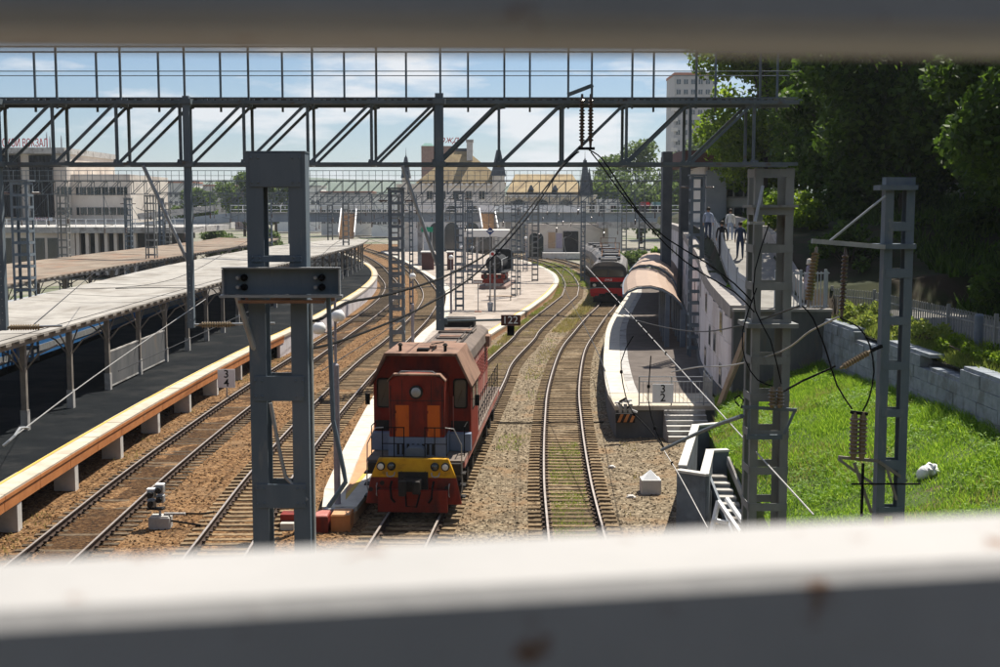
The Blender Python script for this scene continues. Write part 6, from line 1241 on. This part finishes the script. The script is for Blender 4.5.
for a, zlow, lb in ((350, 238, 'white railed stairway from the footbridge onto the pale canopy platform'), (487, 233, 'white railed stairway from the footbridge down to the middle platform')):
    s_ = thing('bridge_stairs', lb, 'stairs', (fx(a), Yf-2, 1)); q0 = Vector((fx(a), Yf-.5, zt_-.1)); q1 = Vector((fx(a)+.6, Yf-9, zz(zlow, Yf-9)))
    for i in range(14): p = q0.lerp(q1, i/13); MB().box(p.x-1.1, p.x+1.1, p.y-.62, p.y, p.z-.35, p.z).build('step', M['wood'], s_)
    for d in (-1.2, 1.2): MB().beam(q0+Vector((d, 0, .5)), q1+Vector((d, 0, .5)), .14, .9).build('side_rail', M['signwhite'], s_)
    MB().beam(q1+Vector((-1.15, -.4, -.3)), (q1.x-1.15, q1.y-.4, .2), .15).build('leg', M['concrete'], s_); MB().beam(q1+Vector((1.15, -.4, -.3)), (q1.x+1.15, q1.y-.4, .2), .15).build('leg', M['concrete'], s_)
# concourse canopy on the middle platform before the station
cf = thing('concourse_shelter', 'pale flat-roofed shelter behind the steam locomotive', 'shelter', (fx(475), 178, .2)); Yc = 178; cx_ = lambda p: (p-500)/1250*Yc
block(cf, 'roof', cx_(463), cx_(510), Yc, Yc+6, zz(237, Yc), zz(230, Yc), M['stuccowhite']); [block(cf, 'post', cx_(p)-.15, cx_(p)+.15, Yc+.3, Yc+.6, .2, zz(237, Yc)-.01, M['concrete']) for p in (465, 477, 494, 508)]
for a, b_, m_, lb in ((420, 432, 'maroon', 'maroon kiosk with white top on the far middle platform'), (446, 452, 'maroon', 'narrow maroon kiosk beside the battened mast on the middle platform')):
    k_ = thing('kiosk', lb, 'kiosk', (cx_(a), Yc+4, .2)); block(k_, 'wall', cx_(a), cx_(b_), Yc+4, Yc+6, .2, 2.7, M[m_]); block(k_, 'roof', cx_(a)-.15, cx_(b_)+.15, Yc+3.8, Yc+6.2, 2.701, 2.9, M['stuccowhite'])
gb = thing('green_sign', 'green sign board under the footbridge', 'sign', (cx_(423), Yc+8, 2)); block(gb, 'board', cx_(418), cx_(430), Yc+8, Yc+8.15, zz(232, Yc+8), zz(227, Yc+8), M['signgreen']); [block(gb, 'post', cx_(p)-.06, cx_(p)+.06, Yc+8.02, Yc+8.12, .2, zz(232, Yc+8)-.01, M['galv']) for p in (419, 429)]
# archway building under the overpass
aw = thing('archway_wall', 'pale wall with dark archways behind the curving tracks', 'wall', (fx(545), 232, 0)); Ya = 236; ax = lambda p: (p-500)/1250*Ya
block(aw, 'wall', ax(526), ax(608), Ya, Ya+2, -.2, zz(224, Ya), M['facade'])
for a, w_ in ((534, 1.5), (538.8, 1.4)): block(aw, 'arch_opening', ax(a)-w_*.6, ax(a)+w_*.6, Ya-.1, Ya-.01, 0, 3.6, M['glass']); MB().lathe((ax(a), Ya-.06, 3.6), [(w_*.6, 0), (w_*.6, .04)], 14, 'y').build('arch_head', M['glass'], aw)
block(aw, 'poster', ax(548), ax(555), Ya-.15, Ya-.02, 1.6, 4.6, M['wood']); block(aw, 'poster', ax(556), ax(562), Ya-.15, Ya-.02, 1.6, 4.4, M['cl_floral']); block(aw, 'dark_gate', ax(563), ax(578), Ya-.15, Ya-.02, 0, 4.8, M['darkmetal']); block(aw, 'ledge', ax(542), ax(580), Ya-5, Ya-.2, -.2, .9, M['paleconc'])
# buildings right of the tracks
mb_ = thing('maroon_building', 'building with maroon upper storey above a blue-grey wall, left of the grove', 'building', (18, 104, 7.5)); Ym = 108; mxp = lambda p: (p-500)/1250*Ym
block(mb_, 'wall', mxp(703), mxp(765), Ym, Ym+14, 6.0, zz(166, Ym), M['stuccowhite']); block(mb_, 'upper_storey', mxp(680), mxp(765), Ym-1, Ym+14, zz(165, Ym), zz(151, Ym), M['maroon']); block(mb_, 'grey_panel', mxp(704), mxp(724), Ym-.5, Ym-.01, 6.0, zz(171, Ym), M['greyclad'])
for p in (665, 683): block(mb_, 'column', mxp(p)-.4, mxp(p)+.4, Ym-.9, Ym+.3, 1.0, zz(166 if p > 670 else 152, Ym), M['slate'])
for i in range(8): block(mb_, 'louvre', mxp(706+i*2.6), mxp(707.6+i*2.6), Ym-.15, Ym-.02, zz(170, Ym), zz(167, Ym), M['taupe'])
windows(mb_, [mxp(732), mxp(742)], [8.0, 10.2], Ym, 1.0, 1.2, 'concrete')
hr = thing('highrise', 'grey panel highrise with terracotta roof edge behind the grove', 'building', (55, 380, 0)); Yh = 380; hx = lambda p: (p-500)/1250*Yh
block(hr, 'wall', hx(672), hx(712), Yh, Yh+18, 0, zz(75, Yh), M['tower']); block(hr, 'roof_edge', hx(671.5), hx(712.5), Yh-.3, Yh+18.3, zz(75, Yh)+.01, zz(72.5, Yh), M['terracotta'])
windows(hr, [hx(676+i*7.2) for i in range(6)], [10+i*3.0 for i in range(13)], Yh, 1.2, 1.4, 'tower')
for i in range(11): block(hr, 'balcony', hx(672)-.9, hx(672)+1.0, Yh-.8, Yh-.02, 8+i*3, 9.1+i*3, M['paleconc'])
# marine terminal at the left
mt = thing('terminal_building', 'terminal building with dark glass front and red roof lettering at the left edge', 'building', (-72, 200, 5)); Yt = 200; txx = lambda p: (p-500)/1250*Yt
block(mt, 'wall', txx(-60), txx(70), Yt, Yt+25, 0, zz(154, Yt), M['facade']); block(mt, 'wing', txx(70)+.02, txx(129), Yt+2, Yt+25, 0, zz(174, Yt), M['facade']); block(mt, 'roof_slab', txx(-62), txx(71.5), Yt-1.5, Yt+26, zz(154, Yt)+.01, zz(148, Yt), M['concrete'])
for a, b_ in ((-58, 25), (34, 57)):
    n_ = int((b_-a)/3.4)
    for i in range(n_): p0_, p1_ = a+(b_-a)*i/n_, a+(b_-a)*(i+1)/n_; block(mt, 'glass_pane', txx(p0_)+.04, txx(p1_)-.04, Yt-.6, Yt-.02, zz(217, Yt), zz(155.5, Yt), M['blackglass'])
block(mt, 'grey_band', txx(57.5), txx(70), Yt-.15, Yt-.01, zz(164, Yt), zz(155, Yt), M['concrete'])
for zlo, zhi in ((195, 187), (215, 207.5)):
    for i in range(9): q = block(mt, 'window', txx(60+i*7.4), txx(66.8+i*7.4), Yt+1.85 if i > 1 else Yt-.12, Yt+1.99 if i > 1 else Yt-.01, zz(zlo, Yt), zz(zhi, Yt), M['glass']); block(mt, 'mullion', txx(63.2+i*7.4), txx(63.8+i*7.4), Yt+1.7 if i > 1 else Yt-.3, Yt+1.84 if i > 1 else Yt-.13, zz(zlo, Yt), zz(zhi, Yt), M['facade'])
for a, b_, zlo, zhi in ((5, 13, 238, 227), (38, 46, 238, 228), (51, 61, 234, 225), (79, 88, 233, 224), (97, 112, 233, 224)): block(mt, 'shopfront', txx(a), txx(b_), Yt+1.8 if a > 70 else Yt-.2, Yt+1.99 if a > 70 else Yt-.01, zz(zlo, Yt), zz(zhi, Yt), M['glass'])
sgn = MB().box(txx(29), txx(56), Yt-1.0, Yt-.7, zz(221, Yt), zz(217.5, Yt)).build('sign_board', M['signwhite'], mt)
text('МОРСКОЙ ВОКЗАЛ', 'roof_lettering', 1.8, M['signred'], mt, (txx(26)+72, -1.4, zz(143.8, Yt)-5), ext=.06).scale = (.55, 1, 1); text('ТЕРМИНАЛ', 'sign_lettering', .62, M['signred'], mt, (txx(42)+72, -1.03, zz(219.2, Yt)-5), ext=.03)
for p, h in ((47, 2.0), (50, 1.4), (53, 1.6), (61.5, 1.5)): MB().lathe((txx(p), Yt+2, zz(148, Yt)), [(.12, 0), (.10, h), (.03, h+.6)], 6).build('antenna', M['galv'], mt)
# viaduct street with arcades at the left
va = thing('viaduct_street', 'raised street wall with square dark arcades and a white railing at the left', 'viaduct', (-55, 172, 0)); Yv = 172; vx = lambda p: (p-500)/1250*Yv
block(va, 'street_slab', vx(-60), vx(190), Yv-1, Yv+26, zz(233, Yv), zz(227, Yv), M['concrete']); block(va, 'rear_wall', vx(-60), vx(150), Yv+3, Yv+25, 0, zz(233, Yv)-.01, M['endwall'])
for i in range(7): x = vx(80+i*9.4); block(va, 'arcade_pier', x-.22, x+.22, Yv-.6, Yv+.2, 0, zz(233, Yv)-.01, M['facade'])
block(va, 'street_wall', vx(-60), vx(77), Yv-.5, Yv+.2, 0, zz(233, Yv)-.01, M['facade'])
for a, b_ in ((4, 14), (22, 31), (36, 47), (50, 60)): block(va, 'arcade_opening', vx(a), vx(b_), Yv-.6, Yv-.51, 0, zz(238, Yv), M['glass'])
for z in (.55, 1.05): MB().box(vx(-60), vx(190), Yv-.8, Yv-.74, zz(227, Yv)+z, zz(227, Yv)+z+.08).build('handrail', M['signwhite'], va)
for i in range(26): x = vx(-58)+i*1.35; MB().box(x-.04, x+.04, Yv-.8, Yv-.72, zz(227, Yv), zz(227, Yv)+1.1).build('railing_post', M['signwhite'], va)
# market stalls and cars on the overpass at the right
for a, b_, m_, lb in ((640, 650, 'signred', 'orange-red awning stall on the far overpass'), (651, 664, 'teal', 'turquoise awning stall on the far overpass')):
    Yk = 232; kx = lambda p: (p-500)/1250*Yk; k_ = thing('street_stall', lb, 'stall', (kx(a), Yk, 7.0)); MB().prism([(kx(a), zz(206, Yk)), (kx(b_), zz(206, Yk)), (kx(b_)-.3, zz(202, Yk)), (kx(a)+.3, zz(202, Yk))], Yk, Yk+3).build('awning', M[m_], k_); block(k_, 'counter', kx(a)+.2, kx(b_)-.2, Yk+.5, Yk+2.5, zz(219, Yk), zz(206, Yk)-.01, M['darkmetal'])
    struct(block(None, 'overpass_road', kx(600), kx(690), Yk-4, Yk+10, 5.5, zz(219, Yk)-.01, M['concrete'])) if a == 640 else None
# far town and hills
TW = [(118, 156, 181, 199, 420, 'teal', 'teal glass office block in the distance behind the left gantry'), (160, 196, 183, 204, 520, 'city', 'pale distant block beside the teal office block'), (205, 232, 186, 205, 560, 'city', 'distant grey block left of the near pylon'), (236, 262, 188, 206, 520, 'taupe', 'distant brownish block behind the near pylon'), (278, 322, 187, 209, 480, 'stuccowhite', 'long pale warehouse in the distance right of the near pylon'), (322, 372, 193, 211, 420, 'city', 'pale quay building before the hazy hills'), (372, 398, 196, 214, 400, 'stuccowhite', 'small white quay building next to the battened mast')]
for a, b_, zt2, zb2, Yk, m_, lb in TW:
    kx = lambda p: (p-500)/1250*Yk; k_ = thing('distant_block', lb, 'building', (kx(a), Yk, 0)); block(k_, 'wall', kx(a), kx(b_), Yk, Yk+15, 0, zz(zt2, Yk), M[m_]); block(k_, 'roof', kx(a)-.3, kx(b_)+.3, Yk-.3, Yk+15.3, zz(zt2, Yk)+.01, zz(zt2, Yk)+.6, M['terracotta'] if m_ == 'city' else M['concrete'])
    n_ = max(3, int((b_-a)/5)); windows(k_, [kx(a+(b_-a)*(i+.5)/n_) for i in range(n_)], [4+3.2*i for i in range(max(1, int((zz(zt2, Yk)-5)/3.4)))], Yk, 1.1, 1.4, 'concrete')
xs = np.linspace(-2600, 2600, 90); ysn = np.array([2300, 2500, 2700, 2900, 3200, 3600, 4200.])
def far_hill(X, Y):
    a = 40*vnoise(X+9000, Y*0, .0016, 31) + 28*vnoise(X+9000, Y, .004, 32) + 8*vnoise(X+9000, Y, .013, 33); e = np.interp(Y, [2300, 2500, 2900, 3600, 4200], [0, .45, .9, 1.15, 1.0]); return -2 + (22+a)*e
grid_obj('hills', xs, ysn, far_hill, M['hill'])
hzb = MB().box(-4800, 4800, -40, 4600, -3, 140).build('haze', M['concrete']); hzb.data.materials.clear()
hm = bpy.data.materials.new('haze_air'); hm.use_nodes = True; n = hm.node_tree.nodes; n.clear(); oo = n.new('ShaderNodeOutputMaterial'); pv = n.new('ShaderNodeVolumePrincipled'); pv.inputs['Density'].default_value = .00013; pv.inputs['Color'].default_value = (.82, .90, 1, 1); pv.inputs['Anisotropy'].default_value = .2
hm.node_tree.links.new(pv.outputs[0], oo.inputs['Volume']); hzb.data.materials.append(hm); tag(hzb, 'thin pale haze hanging in the air over the town', 'haze', kind='stuff')

# ------------------------------------------------------------------ people on the footpath
def person(label, x, y, z, rz, h, shirt, legs, hair='hair', stride=.14, arms=.0, scarf=False, dress=False):
    k = h/1.75; V = {}; Ed = []; Rr = {}
    def pt(n, p, r): V[n] = (p[0]*k, p[1]*k, p[2]*k); Rr[n] = r*k
    def ch(*ns): Ed.extend(zip(ns, ns[1:]))
    pt('pel', (0, 0, .95), .155); pt('wa', (0, 0, 1.12), .135); pt('chest', (0, .01, 1.32), .165); pt('nb', (0, 0, 1.46), .075); pt('nk', (0, 0, 1.52), .055); pt('hd', (0, .02, 1.61), .085); pt('hd2', (0, .02, 1.68), .09); pt('tp', (0, .01, 1.74), .05)
    ch('pel', 'wa', 'chest', 'nb', 'nk', 'hd', 'hd2', 'tp')
    for s_, n in ((-1, 'l'), (1, 'r')):
        o_ = stride*s_; pt(n+'h', (s_*.1, 0, .90), .10); pt(n+'k', (s_*.105, o_*.6-.03, .50), .065); pt(n+'c', (s_*.105, o_*.9, .32), .06); pt(n+'a', (s_*.11, o_*1.2, .09), .042); pt(n+'f', (s_*.12, o_*1.2+.13, .04), .036)
        ch('pel', n+'h', n+'k', n+'c', n+'a', n+'f')
        pt(n+'s', (s_*.19, 0, 1.40), .062); pt(n+'e', (s_*.25, -o_*.8-.02, 1.13), .045); pt(n+'w', (s_*.25, -o_*1.6+.06+arms, .90), .033); pt(n+'p', (s_*.245, -o_*1.7+.08+arms, .83), .032)
        ch('chest', n+'s', n+'e', n+'w', n+'p')
        for j, (dy_, ln_) in enumerate(((.028, .075), (.011, .085), (-.008, .08), (-.026, .065))):
            pt(n+'p%d' % j, (s_*.243, -o_*1.7+.08+arms+dy_, .83-ln_*.6), .009); pt(n+'q%d' % j, (s_*.225, -o_*1.7+.085+arms+dy_, .83-ln_), .008); ch(n+'p', n+'p%d' % j, n+'q%d' % j)
        pt(n+'t', (s_*.225, -o_*1.7+.125+arms, .80), .010); ch(n+'p', n+'t')
    names = list(V); idx = {n: i for i, n in enumerate(names)}
    me = bpy.data.meshes.new('person'); me.from_pydata([V[n] for n in names], [(idx[a], idx[b_]) for a, b_ in Ed], [])
    tmp = bpy.data.objects.new('tmp', me); COL.objects.link(tmp); sk = tmp.modifiers.new('skin', 'SKIN'); sk.use_smooth_shade = True
    for n in names: me.skin_vertices[0].data[idx[n]].radius = (Rr[n], Rr[n]*(.72 if n in ('chest', 'wa') else 1)); me.skin_vertices[0].data[idx[n]].use_root = n == 'pel'
    ss = tmp.modifiers.new('sub', 'SUBSURF'); ss.levels = 1; ss.render_levels = 1
    out = bpy.data.meshes.new_from_object(tmp.evaluated_get(bpy.context.evaluated_depsgraph_get())); bpy.data.objects.remove(tmp)
    out.materials.clear(); [out.materials.append(M[m_]) for m_ in (shirt, legs, 'skin', 'black')]
    for p in out.polygons:
        c = p.center/k; p.material_index = 3 if c.z < .08 else (2 if c.z > 1.49 or (abs(c.x) > .2 and c.z < .92) else (0 if c.z > .97 or abs(c.x) > .2 else 1)); p.use_smooth = True
    t = thing('person', label, 'person', (x, y, z), rz); o = bpy.data.objects.new('body', out); COL.objects.link(o); o.parent = t
    hb = MB(); n = 12
    hb.lathe((0, -.005*k, 1.60*k), [(.10*k, -.02*k), (.108*k, .05*k), (.092*k, .12*k), (.03*k, .162*k)] if not scarf else [(.13*k, -.09*k), (.115*k, .05*k), (.095*k, .13*k), (.03*k, .17*k)], 12); hb.build('hair' if not scarf else 'headscarf', M[hair], t, world=False, smooth=True)
    fc = MB().lathe((0, .10*k, 1.61*k), [(.012, -.02), (.016, .02)], 6); fc.build('nose', M['skin'], t, world=False)
    for s_ in (-1, 1): MB().lathe((s_*.035*k, .098*k, 1.64*k), [(.009, 0), (.009, .008)], 6, 'y').build('eye', M['black'], t, world=False); MB().cbox((s_*.095*k, .02*k, 1.62*k), (.015, .03, .05)).build('ear', M['skin'], t, world=False)
    if dress: MB().lathe((0, 0, .42*k), [(.24*k, 0), (.2*k, .3*k), (.165*k, .6*k), (.17*k, .72*k)], 14).build('skirt', M[legs], t, world=False, smooth=True)
    return t
person('person in black top and trousers walking away on the footpath', 10.55, 59.6, zp(59.6)+.03, R(-6), 1.70, 'cl_black', 'cl_black', stride=.12)
person('person in navy clothes walking away on the footpath, right of the one in black', 11.35, 59.2, zp(59.2)+.03, R(-4), 1.76, 'cl_navy', 'cl_navy', stride=-.12)
person('person in pale blue shirt farther up the footpath', 11.2, 67.5, zp(67.5)+.03, R(-8), 1.76, 'cl_blue', 'cl_navy', stride=.1)
person('person in white top farther up the footpath, behind the one in navy', 12.3, 67.0, zp(67)+.03, R(170), 1.68, 'cl_white', 'cl_blue', stride=-.1)
person('person in pale headscarf and floral dress behind the bar fence', 12.75, 51.6, 5.5, R(60), 1.64, 'cl_floral', 'cl_floral', hair='cl_grey', scarf=True, dress=True, stride=.05)

# ------------------------------------------------------------------ van and the banner building at the top of the slope
vn = thing('parked_van', 'white van parked at the top of the dark slope, seen from behind', 'van', (26.9, 68, hz(26.9, 68)+.05), R(-6))
def vp(b, n, m, par=None, **k): return b.build(n, M[m], par or vn, world=False, **k)
bd = vp(MB().prism([(-.9, .35), (.9, .35), (.92, 1.05), (.78, 1.88), (-.78, 1.88), (-.92, 1.05)], 0, 4.4), 'body', 'vanwhite', bevel=.06)
vp(MB().prism([(-.74, 1.12), (.74, 1.12), (.66, 1.74), (-.66, 1.74)], -.02, .005), 'rear_window', 'glass'); vp(MB().box(-.88, .88, -.12, .01, .36, .56), 'bumper', 'emudark', bevel=.03); vp(MB().box(-.26, .26, -.035, -.005, .74, .88), 'number_plate', 'signwhite')
vp(MB().box(-.7, .7, .3, 3.8, 1.885, 1.93), 'roof_rack', 'galv')
for s_ in (-1, 1):
    vp(MB().box(s_*.84-.06, s_*.84+.06, -.03, .01, .72, 1.1), 'tail_light', 'signred')
    vp(MB().prism([(.3, 1.15), (3.6, 1.15), (3.3, 1.72), (.5, 1.72)], s_*.885-.01, s_*.885+.01, 'x'), 'side_window', 'glass')
    for y in (.8, 3.4): w_ = vp(MB().lathe((s_*.83-.1, y, .32), [(.3, 0), (.32, .05), (.32, .17), (.3, .2)], 16, 'x'), 'wheel', 'tyre'); vp(MB().lathe((s_*.93, y, .32), [(.18, 0), (.16, s_*.02)], 12, 'x'), 'rim', 'galv', w_)
pb = thing('banner_building', 'pale building with a vertical green banner at the right picture edge', 'building', (37, 95, 9))
block(pb, 'wall', 34.6, 48, 95, 105, 8, 19, M['stuccowhite']); block(pb, 'banner', 37.3, 38.6, 94.8, 94.98, zz(171, 95), zz(138, 95), M['signgreen']); block(pb, 'plinth', 37.2, 38.7, 94.7, 94.98, zz(178, 95), zz(171.5, 95), M['wood'])
for i, c_ in enumerate('АПООКНЕ'): text(c_, 'lettering', .42, M['signwhite'], pb, (.95, -.24, zz(141.5+i*4.2, 95)-9))

# ------------------------------------------------------------------ overhead cables and wires
def cable(label, l_, r, m, clamps=(), cat='cable', name='overhead_cable', world=None):
    P_ = world or pts(l_); ln = catmull(P_, .35) if len(P_) > 2 else P_
    t = thing(name, label, cat, ln[0]); MB().tube(ln, r, 6).build('strand', M[m], t)
    for c in clamps:
        p = Vector(ln[0]).lerp(Vector(ln[-1]), c) if len(ln) == 2 else Vector(ln[int(c*(len(ln)-1))]); MB().lathe(p, [(r*2.2, -.045), (r*2.6, 0), (r*2.2, .045)], 8).build('clamp', M['black'], t)
    return t
cable('upper black feeder cable drooping from the hanging insulators to the near pylon', [(578, 152, 23.4), (566, 160, 22.8), (545, 188, 21.5), (500, 243, 18.5), (450, 274, 15.5), (390, 294, 12.5), (345, 303, 11.2), (322, 318, 10.6), (312, 321, 10.5)], .013, 'black')
cable('lower black feeder cable drooping from the hanging insulators towards the near pylon', [(576, 153, 23.4), (558, 172, 22.4), (530, 214, 20.5), (480, 270, 17.5), (430, 303, 15), (380, 326, 13), (330, 344, 11.5), (305, 349, 10.75)], .012, 'black')
cable('upper black feeder cable drooping from the hanging insulators to the right gantry tower', [(588, 150, 23.4), (597, 155, 23.4), (608, 168, 23.3), (637, 211, 23), (667, 239, 22.9), (705, 262, 23), (735, 284, 23.2), (753, 302, 23.4)], .014, 'black')
cable('lower black feeder cable drooping from the hanging insulators to the right gantry tower', [(590, 152, 23.4), (604, 170, 23.3), (626, 200, 23.1), (667, 246, 22.9), (700, 272, 22.9), (735, 292, 23.1), (755, 312, 23.4)], .013, 'black')
cable('bright messenger wire with dark clamps slanting down across the right platform end', [(586, 266, 60), (820, 515, 19.5)], .014, 'wirelit', [.12, .2, .27, .33, .38, .42, .455, .47, .5, .53, .56, .62])
cable('black jumper wire hanging from the messenger wire to the dark rod, nearer the track', [(634, 336, 37), (622, 362, 37), (630, 405, 36), (650, 428, 35), (667, 449, 34)], .018, 'black', [.3, .6])
cable('black jumper wire hanging from the messenger wire to the dark rod, beside the white sign', [(652, 356, 35), (650, 400, 34.5), (657, 428, 34.2), (667, 449, 34)], .018, 'black', [.4, .8])
cable('dark rod slanting from the wing wall up to the gantry tower bracket', [(664, 450, 34), (712, 428, 29), (745, 416, 24)], .045, 'pylon', cat='rod', name='registration_rod')
cable('thin pale wire running down from the dark rod to the corner of the wing wall', [(666, 450, 34), (682, 475, 32), (712, 528, 28)], .014, 'wirelit', [.2])
cable('thin dark wire sagging across the right platform to the hanging insulator', [(612, 311, 70), (640, 321, 50), (690, 331, 34), (740, 326, 26), (800, 306, 20.6)], .016, 'wire')
cable('pale twisted wire sagging across the lawn top between tower and slim pylon', [(673, 372, 33), (700, 367, 30), (735, 365, 26), (784, 351, 23), (812, 331, 21.5), (840, 317, 20.7)], .018, 'wirelit')
cable('black loop cable from the slanting insulator down to the paired insulators', [(803, 306, 20.4), (814, 318, 20.4), (828, 350, 20.4), (840, 385, 20.5), (856, 409, 20.7)], .014, 'black')
cable('black loop cable bulging beside the slim pylon down to the paired insulators', [(841, 318, 20.6), (860, 327, 20.5), (872, 345, 20.5), (877, 372, 20.5), (873, 398, 20.6), (867, 411, 20.7)], .014, 'black')
cable('black cable draped down the face of the right gantry tower', [(757, 288, 23.4), (744, 330, 23.2), (747, 360, 23.1), (760, 380, 23.1), (775, 386, 23.3)], .013, 'black')
cable('black cable hanging beside the right gantry tower from its collar', [(768, 224, 23.3), (755, 270, 23.2), (756, 310, 23.2), (772, 340, 23.2), (784, 384, 23.3)], .013, 'black')
cable('bright wire with a clamp slanting over the shaded platform at the left', [(8, 436, 13), (100, 370, 17), (205, 299, 24)], .007, 'wirelit')
cable('tangle of pale clamp wire at the left picture edge', [(-4, 446, 12.5), (8, 436, 12.6), (14, 428, 12.8), (22, 428, 13)], .014, 'galv')
cable('long dark wire above the pale canopy near the left edge', [(30, 326, 23.5), (95, 272, 60)], .012, 'wire')
for nm, ln, y0 in (('high platform track', LA, 24), ('second track', LB, 24), ('locomotive track', LC, 24), ('electric train track', LD, 24)):
    q = [(x_at(ln, y), y) for y in (y0, 66, 115, 154, 192)]
    cable('thin contact wire above the ' + nm, None, .010, 'wire', world=[(a, b_, 6.1) for a, b_ in q], name='contact_wire', cat='wire')
    mp_ = []
    for (a, b_), (c, d) in zip(q, q[1:]): mp_ += [(a, b_, 7.7), ((a+c)/2, (b_+d)/2, 6.6)]
    cable('thin sagging messenger wire above the ' + nm, None, .010, 'wire', world=mp_ + [(*q[-1], 7.7)], name='messenger_wire', cat='wire')

gc = [(-.9, 54.3, -.2), (.3, 54.6, -.215), (1.2, 54.4, -.2), (1.75, 54.5, -.2), (2.8, 54.7, -.2), (3.8, 54.6, -.2), (4.6, 54.8, -.22)]
cable('black cable laid across the gravel and sleepers between the locomotive and the right platform', None, .035, 'black', world=gc, name='ground_cable')
gc = [(-10.0, 38.1, -.2), (-9.3, 38.0, -.2), (-8.9, 38.3, -.22), (-8.4, 38.1, -.2)]
cable('black cable lying on the gravel between the dwarf signal and the track', None, .03, 'black', world=gc, name='ground_cable')
